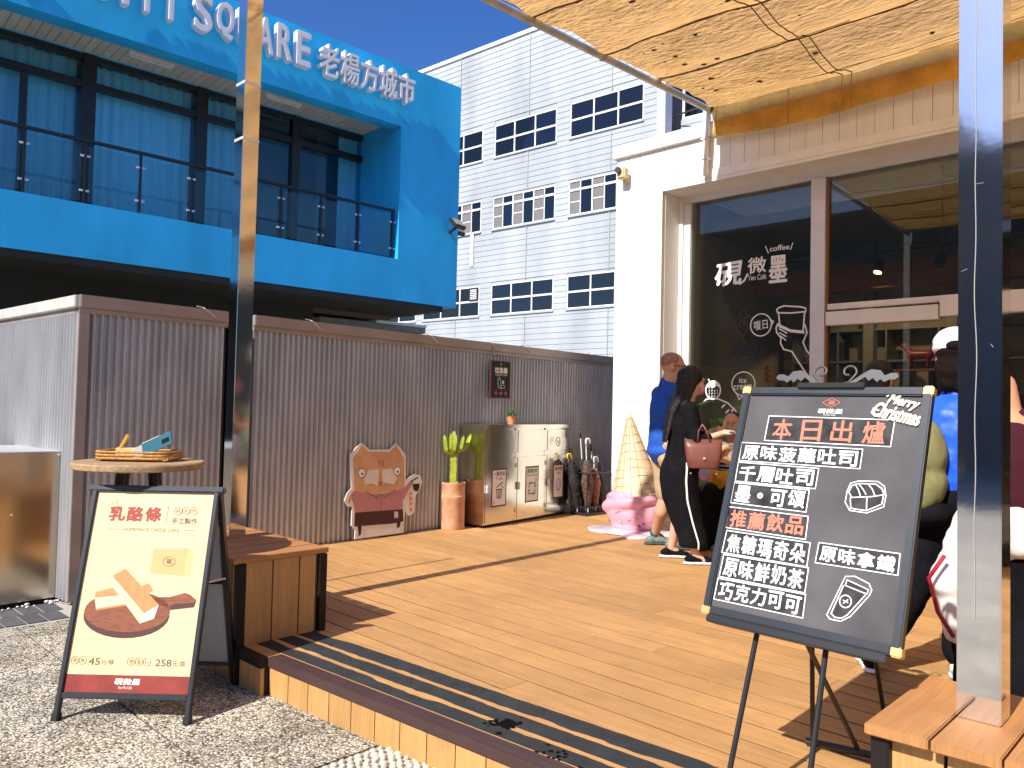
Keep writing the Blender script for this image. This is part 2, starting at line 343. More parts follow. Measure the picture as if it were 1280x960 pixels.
# ================================================================== DECK
ZD = .18
dk = empty_struct('deck')
BA = math.radians(-91.3); bd = Vector((math.cos(BA), math.sin(BA), 0)); bn = Vector((-bd.y, bd.x, 0))   # bn points to +x
if bn.x < 0: bn = -bn
B0 = Vector((2.505, 3.15, 0))                                              # a joint measured on the deck
def clipx(poly, P, N):                                                     # keep the side where (q-P).N >= 0
    out = []
    for a, b in zip(poly, poly[1:] + poly[:1]):
        da, db = (a - P).dot(N), (b - P).dot(N)
        if da >= 0: out.append(a)
        if da * db < 0: out.append(a + (b - a) * (da / (da - db)))
    return out
pitch_b = .158; inner = NOSE_A + NN * .47
r3 = random.Random(11)
MB().box(2.40, 7.655, -5, 5.75, .02, ZD - .0025).build('subframe', black_matte, dk)
for k in range(-4, 33):
    a0, a1 = k * pitch_b + .0055, (k + 1) * pitch_b - .0055
    cuts = [-2.95] + sorted(r3.uniform(-2.2, 7.5) for _ in range(2)) + [9.0]
    for c0, c1 in zip(cuts, cuts[1:]):
        if c1 - c0 < .3: continue
        P = [B0 + bn * a0 + bd * (c0 + .002), B0 + bn * a1 + bd * (c0 + .002), B0 + bn * a1 + bd * c1, B0 + bn * a0 + bd * c1]
        P = clipx(P, inner, NN); P = clipx(P, Vector((0, 5.82, 0)) + Vector((0, .0, 0)), Vector((.054, -1, 0)))
        P = clipx(P, Vector((7.66, 0, 0)), Vector((-1, 0, 0)))
        if len(P) < 3: continue
        MB().prism([(p.x, p.y) for p in P], ZD - .028, ZD + r3.uniform(-.0006, .0006)).build('deck_board', deck_y, dk)
def along(o0, o1, y0, y1):                                                 # quad parallel to the front edge: offsets inwards, distances along
    A = NOSE_A + ND * y0; B = NOSE_A + ND * y1
    return [tuple((A + NN * o0)[:2]), tuple((A + NN * o1)[:2]), tuple((B + NN * o1)[:2]), tuple((B + NN * o0)[:2])]
L0, L1 = -.25, 4.9
for i, (a, b) in enumerate([(.08, .206), (.210, .337), (.341, .467)]):
    MB().prism(along(a, b, L0, L1), ZD - .028, ZD).build('border_board', deck_y, dk)
MB().prism(along(0, .045, .0, L1), ZD - .045, ZD + .004).build('nosing', brown_trim, dk, bevel=.004)
MB().prism(along(.046, .076, .0, L1), ZD - .03, ZD + .003).build('nosing_lip', brown_trim, dk, bevel=.003)
for i, (a, b) in enumerate([(.085, .168), (.198, .292), (.322, .424)]):    # anti-slip strips with torn edges
    pts = []; n = 150; rr = random.Random(5 + i)
    wear = lambda t, s: min(.022, .020 * max(0, noise.noise(Vector((t * 4.6 + s * 9, s * 3.7 + i, 0))) - .16) * 3) * (.6 + .8 * abs(noise.noise(Vector((t * 9, s, i))))) + .005 * noise.noise(Vector((t * 22, s * 5 + i, 1)))
    lo = []; hi = []
    for q in range(n + 1):
        t = -.24 + 5.04 * q / n; P = NOSE_A + ND * t
        lo.append(tuple((P + NN * (a + (wear(t, 1) if i else 0)))[:2])); hi.append(tuple((P + NN * (b - wear(t, 2)))[:2]))
    mb = MB(); vs = [(x, y, ZD + .0022) for x, y in lo] + [(x, y, ZD + .0022) for x, y in hi]; m_ = n + 1
    vs += [(x, y, ZD + .0002) for x, y in lo] + [(x, y, ZD + .0002) for x, y in hi]
    mb.add(vs, [(q, q + 1, m_ + q + 1, m_ + q) for q in range(n)] + [(q + 1, q, 2 * m_ + q, 2 * m_ + q + 1) for q in range(n)] + [(m_ + q, m_ + q + 1, 3 * m_ + q + 1, 3 * m_ + q) for q in range(n)])
    mb.build('grip_strip', grip, dk)
k = 0; t = 0.0
while t < 4.8:                                                             # upright fascia boards under the nosing
    w = .157; MB().prism(along(.012, .036, t + .0025, t + w - .0025), .0, ZD - .046).build('fascia_board', deck_z, dk); t += w
MB().prism(along(.038, .06, 0, 4.8), 0, .13).build('fascia_backing', dark_brown, dk)
g = MB(); rr = random.Random(8)                                            # black tar drips and pale specks on the strips
for (cx, cy, n_, s_) in ((2.215, 2.13, 26, .035), (2.16, 1.83, 16, .03)):
    for q in range(n_):
        a, b = rr.gauss(cx, s_), rr.gauss(cy, s_ * 1.3); rad = rr.uniform(.004, .013)
        g.prism([(a + rad * math.cos(j) * rr.uniform(.6, 1.2), b + rad * math.sin(j) * rr.uniform(.6, 1.2)) for j in (0, .9, 1.8, 2.7, 3.6, 4.5, 5.4)], ZD + .0024, ZD + .0032 + q * 1e-5)
g.prism([(2.19, 2.10), (2.26, 2.09), (2.27, 2.155), (2.20, 2.165)], ZD + .0024, ZD + .0036)
stuff(g.build('tar_spots', mat('wet_tar', (.002, .002, .002), .7, spec=.1), dk))

# ================================================================== BENCHES (plinths that carry the posts)
def bench(label, x0, x1, y0, y1, sk):
    t = thing('bench', label, 'bench', (x0, y0, ZD), 'timber plinth benches at the posts')
    H = .625; z0 = .0
    sx = lambda y: sk * (y - y1)                                            # front face follows the skewed deck edge
    k = y1
    while k > y0 + .02:                                                     # top boards run across
        a = max(k - .147, y0); MB().prism([(x0 - .02 + sx(k), k), (x1 + .02, k), (x1 + .02, a), (x0 - .02 + sx(a), a)], H - .028, H).build('top_board', deck_x, t, bevel=.003); k -= .153
    def face(A, B, zb):
        A, B = Vector(A), Vector(B); d = (B - A).normalized(); n = Vector((-d.y, d.x)); L = (B - A).length; s = 0
        while s < L - .03:
            e = min(s + .152, L); P = [A + d * (s + .003), A + d * (e - .003), A + d * (e - .003) + n * .02, A + d * (s + .003) + n * .02]
            MB().prism([tuple(p) for p in P], zb, H - .03).build('side_board', deck_z if True else deck_x, t); s += .155
    a = sx(y0)
    face((x0 + .03, y1 - .02), (x0 + a + .03, y0 + .02), z0)                # street side
    face((x1 - .02, y0 + .02), (x1 - .02, y1 - .02), ZD)                    # deck side
    face((x1 - .05, y1 - .01), (x0 + .05, y1 - .01), ZD); face((x0 + a + .05, y0 + .01), (x1 - .05, y0 + .01), ZD)
    MB().prism([(x0 + .055, y1 - .04), (x1 - .045, y1 - .04), (x1 - .045, y0 + .04), (x0 + a + .055, y0 + .04)], z0, H - .031).build('inner_frame', dark_brown, t)
    for (cx, cy) in ((x0 + .012, y1 - .03), (x0 + a + .012, y0 + .012), (x1 - .028, y1 - .03), (x1 - .028, y0 + .012)):
        MB().box(cx - .008, cx + .035, cy - .022, cy + .022, ZD + .001 if cx > x0 + .2 else .001, H - .031).build('corner_trim', dark_brown, t, bevel=.002)
    return t
bench('timber plinth bench behind the cheese cake sign, carrying the left steel post', 1.90, 2.41, 3.70, 4.76, -.0)
MB().box(1.915, 1.955, 3.47, 3.70, .135, .184).build('nosing', dark_brown, dk)
for a in (3.48, 3.60):
    MB().box(1.925, 1.945, a, a + .115, 0, .134).build('fascia_board', deck_z, dk)
MB().box(1.946, 2.3, 3.475, 5.9, .0, .14).build('subframe', dark_brown, dk)
MB().box(1.957, 2.03, 3.475, 3.71, .15, .1795).build('border_board', deck_y, dk)
for k in range(3): MB().box(1.957 + k * .15, 2.103 + k * .15, 3.725, 5.8, .15, .1795).build('border_board', deck_y, dk)
bench('timber plinth bench in the bottom right corner, carrying the right steel post', 2.11, 2.60, -2.2, .742, -.045)

# ================================================================== STEEL POSTS
def post(label, x0, y0, w, wy, zb, zt, side=False):
    t = thing('steel_post', label, 'post', (x0, y0, zb), 'polished steel canopy posts')
    MB().box(x0, x0 + w, y0, y0 + wy, zb + .001, zt).build('shaft', mirror_steel, t, bevel=.003)
    return t
p = post('narrow polished steel post rising left of the deck, beside the cheese cake sign', 2.135, 4.262, .10, .10, .625, 4.52)
for z in (2.93, 3.26):
    MB().box(2.132, 2.238, 4.259, 4.365, z, z + .022).build('reflection_band', alu, p, bevel=.004)  # faint reflection rings on the steel, put into shape as thin raised bands
p = post('broad polished steel post in the right foreground with a wavy pale drip line', 2.314, .487, .10, .102, .625, 4.62)
g = MB(); pts = []
for q in range(60):
    z = 2.95 - q * .035; pts.append((-.547 + .0035 * noise.noise(Vector((0, 0, z * 3))) * 2 + .0015 * math.sin(z * 21), z))
g.stroke(pts, .0018, .0, frame((2.3135, 0, 0), (0, -1, 0), (0, 0, 1)), .0012); g.build('drip_line', mat('dried_drip', (.36, .34, .31), .7), p)
g = MB(); 
for q in range(6):
    z = .95 + rnd.random() * 2; y = -.50 - rnd.random() * .08; g.stroke([(y, z), (y + rnd.uniform(-.02, .02), z + rnd.uniform(-.01, .01))], .0007, .0, frame((2.3137, 0, 0), (0, -1, 0), (0, 0, 1)), .0005)
g.build('scratches', mat('scratch', (.4, .42, .45), .4), p)

# ================================================================== CORRUGATED SHED
CA = math.radians(3.1); cu = Vector((math.cos(CA), math.sin(CA), 0)); cn = Vector((math.sin(CA), -math.cos(CA), 0))  # along / towards the deck
C0 = Vector((1.80, 5.874, 0))
sh = thing('corrugated_shed', 'long corrugated steel shed wall with brown coping behind the deck and bins', 'shed', C0)
def corr(P, d, n, L, z0, z1, s0=0., pitch=.0535, amp=.018):
    vs = []; N = int(L / pitch * 8)
    for i in range(N + 1):
        s = L * i / N; ph = ((s + s0) / pitch) % 1; h = math.cos(2 * PI * ph); h = math.copysign(abs(h) ** .42, h)
        q = P + d * s + n * (amp * h + .005 * noise.noise(Vector(((s + s0) * 1.3, 0, 0)))); vs += [(q.x, q.y, z0), (q.x, q.y, z1)]
    mb = MB(); mb.add(vs, [(2 * i, 2 * i + 2, 2 * i + 3, 2 * i + 1) for i in range(N)]); return mb
def seg(name, a, b, z0, z1):
    n_ = max(1, round((b - a) / 1.02)); 
    for i in range(n_):
        s0 = a + (b - a) * i / n_; s1 = a + (b - a) * (i + 1) / n_
        corr(C0 + cu * s0 + cn * (-.024), cu, cn, s1 - s0, z0, z1, s0).build(name, galv, sh, smooth=True)
seg('corrugated_sheet', .07, 1.10, .03, 2.03); seg('corrugated_sheet', 1.33, 7.2, .03, 2.03)
def cbox(s0, s1, n0, n1, z0, z1):
    A = C0 + cu * s0; B = C0 + cu * s1
    return MB().prism([tuple((A + cn * n0)[:2]), tuple((B + cn * n0)[:2]), tuple((B + cn * n1)[:2]), tuple((A + cn * n1)[:2])], z0, z1)
def cop(s0, s1): 
    cbox(s0, s1, -.10, .02, 2.035, 2.125).build('coping', coping_mat, sh, bevel=.006)
    cbox(s0, s1, -.08, .004, 2.0, 2.034).build('coping_lip', coping_mat, sh)
cop(.0, 1.10); cop(1.33, 4.2); cop(4.205, 7.2)
cbox(.0, .07, -.06, .004, .02, 2.0).build('corner_trim', coping_mat, sh, bevel=.003)
cbox(1.10, 1.33, -.9, -.8, 0, 2.1).build('gap_back_panel', mat('dark_panel', (.03, .035, .03), .6), sh)
cbox(1.085, 1.1, -.9, -.02, 0, 2.03).build('gap_side_panel', black_matte, sh); cbox(1.33, 1.345, -.9, -.02, 0, 2.03).build('gap_side_panel', black_matte, sh)
for z in range(5): cbox(1.12, 1.3, -.75, -.73, .95 + z * .03, .965 + z * .03).build('vent_slat', alu, sh)
# left flank of the shed, running away
fd = Vector((math.cos(CA + PI / 2), math.sin(CA + PI / 2), 0)); fn = -cu
for i in range(5): corr(C0 + fd * (.03 + i * 1.02) + fn * .0, fd, fn, 1.02, .03, 1.99, .03 + i * 1.02).build('corrugated_sheet', galv, sh, smooth=True)
A = C0 + fd * (.0); B = C0 + fd * 5.2
MB().prism([tuple((A + fn * .03)[:2]), tuple((B + fn * .03)[:2]), tuple((B - fn * .12)[:2]), tuple((A - fn * .12)[:2])], 2.035, 2.12).build('coping', mat('sunlit_coping', (.62, .60, .56), .5, .2, var=.1), sh, bevel=.006)  # flank coping: its sunlit brightness is put into a paler colour
MB().prism([tuple((A + fn * .0)[:2]), tuple((B + fn * .0)[:2]), tuple((B - fn * .10)[:2]), tuple((A - fn * .10)[:2])], 1.995, 2.034).build('coping_lip', coping_mat, sh)
cbox(.1, 7.2, -5.2, -.11, 2.03, 2.06).build('roof', coping_mat, sh)
g = MB()                                                                    # loose wires stuck on the coping
for s, l in ((1.02, .10), (2.0, .09), (3.4, .1), (4.9, .09), (6.2, .08)):
    P = C0 + cu * (s * 1.0 - .18) + cn * .0; g.tube([P + Vector((0, 0, 2.14)), P + cu * .05 + Vector((0, 0, 2.135)), P + cu * .05 + cn * .03 + Vector((0, 0, 2.125)), P + cu * (.05 + l) + cn * .028 + Vector((0, 0, 2.06))], .004, 5)
g.build('tie_wire', mat('bright_wire', (.7, .66, .58), .35, .6), sh)

# stainless cabinet at far left
t = thing('steel_cabinet', 'low brushed steel cabinet with a ribbed grey lid at the left edge', 'cabinet', (.4, 6.06, 0))
KA = math.radians(1.5); M = Matrix.Translation((1.84, 6.062, 0)) @ Matrix.Rotation(KA, 4, 'Z')
MB().box(-2.6, -.001, 0, .9, .03, 1.0, M).build('body', sheet_steel, t, bevel=.004)
MB().box(-2.55, -.03, .03, .9, .0, .03, M).build('plinth', black_matte, t)
MB().box(-2.61, .012, -.012, .93, 1.001, 1.035, M).build('lid', sheet_steel, t, bevel=.005)
g = MB()
for k in range(60): g.box(-2.55, .0, .0 + k * .015, .008 + k * .015, 1.0352, 1.0405, M)
g.build('lid_ribs', alu, t)
g = MB()
for (a, b) in ((-.08, 1.015), (-.62, 1.015), (-.35, .62), (-1.2, 1.015)): g.ell(tuple(M @ Vector((a, -.014, b))), (.006, .004, .006), 8, 5)
g.build('rivets', alu, t)

# ================================================================== BLUE BUILDING
P0 = Vector((11.337, 12.647, 0)); ba = math.radians(-3.0); bu = Vector((math.cos(ba), math.sin(ba), 0)); bw = Vector((-math.sin(ba), math.cos(ba), 0))
MBL = Matrix(((bu.x, bw.x, 0, P0.x), (bu.y, bw.y, 0, P0.y), (0, 0, 1, 0), (0, 0, 0, 1)))
bb = thing('blue_building', 'bright blue two storey building with a recessed glazed balcony and white letters', 'building', P0)
def B(name, m, *a, bevel=0., **k):
    return MB().box(*a, M=MBL).build(name, m, k.get('par', bb), bevel=bevel)
UL = -18
g = MB(); g.box(UL, 0, 0, .35, 7.15, 8.41, MBL); g.box(UL, -1.55, 0, .35, 3.57, 4.41, MBL); g.box(-1.55, 0, 0, .35, 3.57, 7.15, MBL); g.box(-1.55, 0, .35, 1.9, 3.57, 7.7, MBL)
g.build('facade', blue_paint, bb)
g = MB(); g.box(UL, 0, 3.2, 9, 3.57, 8.4, MBL); g.box(-1.2, 0, 1.9, 3.2, 3.57, 8.4, MBL); g.box(UL, 0, .35, 3.2, 8.2, 8.38, MBL); g.build('upper_wall', blue_paint, bb)
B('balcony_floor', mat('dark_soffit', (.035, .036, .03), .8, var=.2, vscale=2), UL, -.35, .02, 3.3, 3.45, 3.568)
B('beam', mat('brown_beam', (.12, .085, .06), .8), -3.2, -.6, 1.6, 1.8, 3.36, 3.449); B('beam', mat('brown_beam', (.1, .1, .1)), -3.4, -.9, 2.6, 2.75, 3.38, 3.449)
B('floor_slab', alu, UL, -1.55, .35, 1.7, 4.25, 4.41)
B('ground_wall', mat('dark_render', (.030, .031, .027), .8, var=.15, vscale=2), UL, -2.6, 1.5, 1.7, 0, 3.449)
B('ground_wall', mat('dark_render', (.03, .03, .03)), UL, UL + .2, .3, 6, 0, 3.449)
sf = mat('cream_soffit', (.72, .66, .50), .6, var=.08, rnd_obj=.06)
B('soffit_backing', black_matte, UL, -1.25, .35, 1.7, 7.345, 7.40)
k = -1.3
while k > -9.4:
    MB().box(k - .132, k, .42, 1.44, 7.325, 7.343, MBL).build('soffit_board', sf, bb); k -= .142
MB().box(UL, -9.4, .42, 1.44, 7.325, 7.343, MBL).build('soffit_board', sf, bb)
B('soffit_trim', blue_paint, UL, -1.25, .351, .419, 7.30, 7.344); B('soffit_trim', blue_paint, UL, -1.25, 1.441, 1.49, 7.30, 7.344)
for a in (-6.55, -4.1, -9.5):
    f = MB().box(a, a + .75, .80, .92, 7.27, 7.324, MBL).build('ceiling_light', white_trim, bb, bevel=.01)
    MB().cyl(MBL @ Vector((a + .03, .86, 7.25)), MBL @ Vector((a + .72, .86, 7.25)), .015).build('tube', white_trim, f)
# glazing, 1.5 m behind the front
zt, zb_, ztr = 7.30, 4.41, 6.78
cols = [(-15.2, .2), (-13, .2), (-10.9, .2), (-8.9, .2), (-6.98, .22), (-5.05, .2), (-3.13, .17), (-1.32, .12)]
for c, w in cols: B('mullion', black_frame, c - w / 2, c + w / 2, 1.42, 1.58, zb_, zt)
for c in (-7.93, -9.9): B('mullion', black_frame, c - .05, c + .05, 1.46, 1.56, zb_, ztr - .06)
for (c0, w0), (c1, w1) in zip(cols, cols[1:]):
    a, b = c0 + w0 / 2, c1 - w1 / 2
    B('transom', black_frame, a, b, 1.44, 1.56, ztr - .06, ztr + .06); B('head_frame', black_frame, a, b, 1.44, 1.56, zt - .10, zt); B('sill_frame', black_frame, a, b, 1.44, 1.56, zb_, zb_ + .06)
    tt = rnd.uniform(-.006, .006)
    for z0, z1 in ((zb_ + .06, ztr - .06), (ztr + .06, zt - .1)):
        Mt = MBL @ Matrix.Translation(((a + b) / 2, 1.5, z0)) @ Matrix.Rotation(tt, 4, 'Z')
        MB().box(-(b - a) / 2, (b - a) / 2, -.004, .004, 0, z1 - z0, Mt).build('pane', MATS.get('office_glass') or glass('office_glass', (.78, .95, 1.0), .004, .7, 1.45), bb)
cur = mat('blue_curtain', (.38, .72, .88), .8, rnd_obj=.1)
for a, b in ((-15, -13.1), (-12.9, -11), (-10.8, -9), (-8.8, -7.1), (-6.85, -5.15), (-4.9, -4.0), (-1.95, -1.4)):
    vs = []; N = int((b - a) * 40)
    for i in range(N + 1):
        s = a + (b - a) * i / N; w = 1.75 + .035 * math.sin(s * 38 + 2 * noise.noise(Vector((s, 0, 0)))) + .02 * math.sin(s * 13); q = MBL @ Vector((s, w, 0)); vs += [(q.x, q.y, 4.42), (q.x, q.y, 7.25)]
    m_ = MB(); m_.add(vs, [(2 * i, 2 * i + 2, 2 * i + 3, 2 * i + 1) for i in range(N)]); m_.build('curtain', cur, bb, smooth=True)
B('inner_wall', mat('room_wall', (.10, .14, .15), .8), UL, -1.2, 3.0, 3.1, 4.41, 7.7)
B('inner_column', mat('room_column', (.06, .07, .06), .8), -2.35, -2.1, 2.0, 2.3, 4.41, 7.3)
# railing
rl = MB().box(UL, -1.58, .10, .16, 5.39, 5.44, MBL).build('handrail', black_frame, bb, bevel=.006)
k = -1.62; i = 0
gl2 = glass('railing_glass', (.86, .93, .90), 0, .5)
while k > -12:
    f = MB().box(k - .018, k + .018, .11, .15, 4.41, 5.389, MBL).build('baluster', black_frame, bb)
    h = MB()
    for z in (4.62, 5.16): MB().box(k - .07, k + .07, .118, .142, z, z + .03, MBL).build('glass_clamp', alu, f)
    MB().box(k - .76, k - .055, .126, .134, 4.47, 5.33, MBL).build('glass_panel', gl2, bb); k -= .815
# sign letters
lw = mat('white_letter', (.82, .80, .82), .4)
def letter(ch, u0, u1, z0, z1, bold=.035):
    g = MB(); text(g, ch, u0, z0, u1, z1, 0, MBL @ Matrix(((1, 0, 0, 0), (0, 0, -1, 0), (0, 1, 0, 0), (0, 0, 0, 1))), bold, .07)
    g.v = [tuple(v) for v in g.v]
    M2 = Matrix.Translation(-bw * .15); g.v = [tuple(M2 @ Vector(v)) for v in g.v]; g.build('sign_letter', lw, bb)
for ch, a, b in (('C', -7.42, -7.12), ('I', -6.98, -6.88), ('T', -6.76, -6.46), ('Y', -6.40, -6.08), ('S', -5.87, -5.56), ('Q', -5.50, -5.19), ('U', -5.13, -4.83), ('A', -4.78, -4.47), ('R', -4.41, -4.11), ('E', -4.03, -3.74)):
    letter(ch, a, b, 7.58, 8.22)
for ch, a in (('老', -3.55), ('楊', -3.11), ('方', -2.67), ('城', -2.23), ('市', -1.79)): letter(ch, a, a + .41, 7.55, 8.17, .03)
g = MB(); 
for a in range(3): g.ell(MBL @ Vector((-8.3 + a * .12, -.04, 7.4 + .03 * a)), (.10, .04, .10))
g.build('logo', mat('red_logo', (.55, .10, .04), .5), bb, smooth=True)
for i_, (a, ang) in enumerate(((-.24, 0), (.02, .5))):
    t = thing('floodlight', ('square black floodlight on the blue wall, its face towards the deck', 'black floodlight peeking past the corner of the blue building')[i_], 'floodlight', MBL @ Vector((a, -.1, 5.2)), 'floodlights on the blue building')
    M = MBL @ Matrix.Translation((a + (.12 if i_ else 0), -.28 if not i_ else .2, 5.33)) @ Matrix.Rotation(.2, 4, 'Z') @ Matrix.Rotation(-.75, 4, 'X')
    MB().box(-.17, .17, -.04, .05, -.13, .13, M).build('housing', black, t, bevel=.01)
    MB().box(-.14, .14, -.046, -.041, -.10, .10, M).build('lens', mat('lamp_lens', (.25, .23, .17), .2), t)
    MB().bar(MBL @ Vector((a, .0, 5.18)), MBL @ Vector((a + (.12 if i_ else 0), -.22 if not i_ else .15, 5.25)), .05, .05).build('bracket', black, t)
# low roof seen under the overhang
t = thing('lean_to_roof', 'small grey lean-to roof glimpsed above the shed coping under the blue overhang', 'roof', (10.2, 14.5, 0))
M = Matrix.Translation((10.0, 14.55, 0)) @ Matrix.Rotation(-.05, 4, 'Z')
MB().box(-.8, 2.0, 0, 3, 3.16, 3.30, M).build('roof_sheet', mat('grey_roof', (.2, .21, .2), .6, var=.2), t); MB().box(.6, 2.01, -.02, 3, 3.30, 3.36, M).build('ridge', alu, t)
MB().box(-.7, 1.9, .1, 2.9, 0, 3.159, M).build('wall', mat('dark_render', (.03, .03, .03)), t)

# ================================================================== GREY BUILDING
P1 = Vector((24.813, 21.637, 0)); ga = math.radians(-86.6); gv = Vector((math.cos(ga), math.sin(ga), 0)); gw = Vector((-math.sin(ga), math.cos(ga), 0))   # gw points away from the viewer
MG = Matrix(((gv.x, gw.x, 0, P1.x), (gv.y, gw.y, 0, P1.y), (0, 0, 1, 0), (0, 0, 0, 1)))
gb = thing('grey_building', 'tall pale grey sided building with three rows of windows', 'building', P1)
rows = [(12.78, 14.25), (9.5, 10.95), (5.62, 7.0)]; wcols = [(-20.7, -16.95), (-16.45, -12.70), (-12.2, -8.46), (-7.97, -4.22), (-3.5, .03), (.74, 4.28)]
g = MB(); us = sorted({-24.0, 4.9} | {c for w in wcols for c in w}); zs = sorted({0.0, 18.0} | {c for r in rows for c in r})
for a, b in zip(us, us[1:]):
    for c, d in zip(zs, zs[1:]):
        if any(abs(w[0] - a) < 1e-6 for w in wcols) and any(abs(r[0] - c) < 1e-6 for r in rows): continue
        g.box(a, b, .03, .35, c, d, MG)
g.build('wall', grey_siding, gb)
g = MB(); z = 0.0                                                          # lapped siding courses
while z < 17.95:
    h = .245; cuts = [-24.0, 4.9]
    for r in rows:
        if z + h > r[0] + .02 and z < r[1] - .02: cuts = [-24.0] + [c for w in wcols for c in w] + [4.9]
    for a, b in zip(cuts[::2], cuts[1::2]):
        vs = [(a, .0, z + .014), (b, .0, z + .014), (b, .014, z + h), (a, .014, z + h), (a, .03, z + .014), (b, .03, z + .014), (b, .03, z + h), (a, .03, z + h)]
        g.add(vs, [(0, 1, 2, 3), (0, 4, 5, 1), (3, 2, 6, 7)], MG)
    z += h
stuff(g.build('siding', grey_siding, gb))
g = MB()
for a in (-5.72, -1.5, 2.8): 
    for z0, z1 in ((14.3, 17.95), (11.0, 12.7), (7.05, 9.4), (0, 5.5)): g.box(a - .02, a + .02, -.02, .0, z0, z1, MG)
g.build('siding_joint', mat('joint_grey', (.34, .36, .38), .6), gb)
MB().box(-24.1, 5.0, -.06, .4, 17.95, 18.12, MG).build('roof_edge', white_trim, gb)
wg = glass('dark_window_glass', (.20, .26, .36), .01, 1.0, 1.45); pg = mat('grey_blind', (.17, .16, .155), .7)
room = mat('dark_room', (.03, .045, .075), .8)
for ri, (z0, z1) in enumerate(rows):
    for (a, b) in wcols:
        f = MB(); t_ = .05
        f.box(a, b, .02, .10, z0, z0 + t_, MG); f.box(a, b, .02, .10, z1 - t_, z1, MG); f.box(a, a + t_, .02, .10, z0 + t_, z1 - t_, MG); f.box(b - t_, b, .02, .10, z0 + t_, z1 - t_, MG)
        if ri == 1:
            zz = z0 + 1.02; f.box(a + t_, b - t_, .02, .10, zz, zz + .09, MG); sub = 6
        else: zz = (z0 + z1) / 2 - .03; f.box(a + t_, b - t_, .03, .10, zz, zz + .08, MG); sub = 3
        w_ = (b - a) / sub
        for q in range(1, sub): f.box(a + q * w_ - (.032 if q % 2 == 0 or sub == 3 else .018), a + q * w_ + (.032 if q % 2 == 0 or sub == 3 else .018), .022, .098, z0 + t_, z1 - t_, MG)
        fo = f.build('window', white_trim, gb)
        for q in range(sub):
            for (c, d) in ((z0 + t_, zz), (zz + .08, z1 - t_)):
                if ri == 1 and q % 2 == 0:
                    MB().box(a + q * w_ + .04, a + (q + 1) * w_ - .03, .06, .07, c, d, MG).build('frosted_pane', pg, fo)
                    if c < zz - .5: MB().box(a + q * w_ + .02, a + (q + 1) * w_ - .02, .045, .058, c + .5, c + .54, MG).build('glazing_bar', white_trim, fo)
                else: MB().box(a + q * w_ + .03, a + (q + 1) * w_ - .03, .06, .07, c, d, MG).build('pane', wg, fo)
        MB().box(a - .03, b + .03, -.05, .03, z0 - .07, z0 - .01, MG).build('sill', grey_siding, gb)
        MB().box(a, b, 1.3, 1.32, z0 - .3, z1 + .3, MG).build('room_wall', room, gb); MB().box(a, b, .36, 1.3, z0 - .06, z0 - .01, MG).build('room_floor', room, gb)
MB().box(-4.82, -4.62, -.05, .0, 7.95, 9.45, MG).build('drain_box', white_trim, gb)
MB().box(-4.85, -4.3, -.02, .03, 6.35, 6.95, MG).build('vent_housing', black, gb)
for k in range(6): MB().box(-4.75, -4.35, -.04, -.021, 6.42 + k * .08, 6.46 + k * .08, MG).build('louvre_slat', white_trim, gb)
# set back wing on the right with a corner post
MB().box(4.9, 5.25, -.03, .5, 0, 18, MG).build('corner_post', mat('lavender_trim', (.55, .57, .70), .5), gb)
g = MB(); g.box(5.25, 16, 1.2, 1.5, 0, 12.9, MG); g.box(5.25, 16, 1.2, 1.5, 14.4, 18, MG); g.box(10.6, 16, 1.2, 1.5, 12.9, 14.4, MG); g.build('wing_wall', grey_siding, gb)
g = MB(); z = 8
while z < 12.7:
    g.add([(5.25, 1.18, z), (16, 1.18, z), (16, 1.196, z + .24), (5.25, 1.196, z + .24)], [(0, 1, 2, 3)], MG); z += .245
stuff(g.build('siding', grey_siding, gb))
f = MB(); f.box(5.3, 10.6, 1.22, 1.3, 12.9, 12.98, MG); f.box(5.3, 5.4, 1.22, 1.3, 12.98, 14.4, MG); f.box(7.2, 7.3, 1.22, 1.3, 12.98, 14.4, MG); fo = f.build('window', white_trim, gb); MB().box(5.4, 10.6, 1.25, 1.26, 12.98, 14.4, MG).build('pane', wg, fo)
MB().box(5.3, 10.6, 2.2, 2.22, 12.6, 14.6, MG).build('room_wall', room, gb)
g = MB(); g.bar(MG @ Vector((5.2, .6, 12.5)), MG @ Vector((10, .6, 11.3)), .04, .04); g.bar(MG @ Vector((5.2, .6, 12.85)), MG @ Vector((10, .6, 13.3)), .05, .05); g.build('stay_cable', black_frame, gb)
MB().box(-24, 16, 1.6, 12, 0, 17.8, MG).build('core', mat('core_grey', (.3, .3, .32), .8), gb)
# ================================================================== CAFE BUILDING
XF, XG = 7.667, 8.077
cf = thing('cafe_building', 'white panelled cafe with large dark shop windows', 'building', (XF, 0, 0))
def Cb(name, m, *a, bevel=0., par=None): return MB().box(*a).build(name, m, par or cf, bevel=bevel)
y = 5.68; w = .218                                                          # vertical cladding panels
r4 = random.Random(2)
while y > 5.03:
    e = max(y - w, 5.021); Cb('wall_panel', white_wall, XF + r4.uniform(0, .002), XF + .06, e + .002, y - .001, .0, 4.0); y = e
y = 5.68
while y > -16:
    ww = .1675; Cb('wall_panel', white_wall, XF + r4.uniform(.0, .002), XF + .06, y - ww + .0025, y - .0015, 4.0 if y < 5.6 else 4.002, 4.5); y -= ww
Cb('wall_core', white_wall, XF + .061, XG + .2, 5.0205, 5.68, 0, 4.5); Cb('side_wall', white_wall, XF + .02, 14, 5.681, 5.70, 0, 4.5)
Cb('parapet_cap', white_trim, XF - .045, XF + .4, -16, 5.72, 4.47, 4.625, bevel=.006)
Cb('roof', white_wall, XF + .4, 14, -16, 5.72, 4.40, 4.5)
Cb('opening_trim', white_trim, XF - .012, XF - .001, -16, 5.06, 4.0, 4.10, bevel=.003)
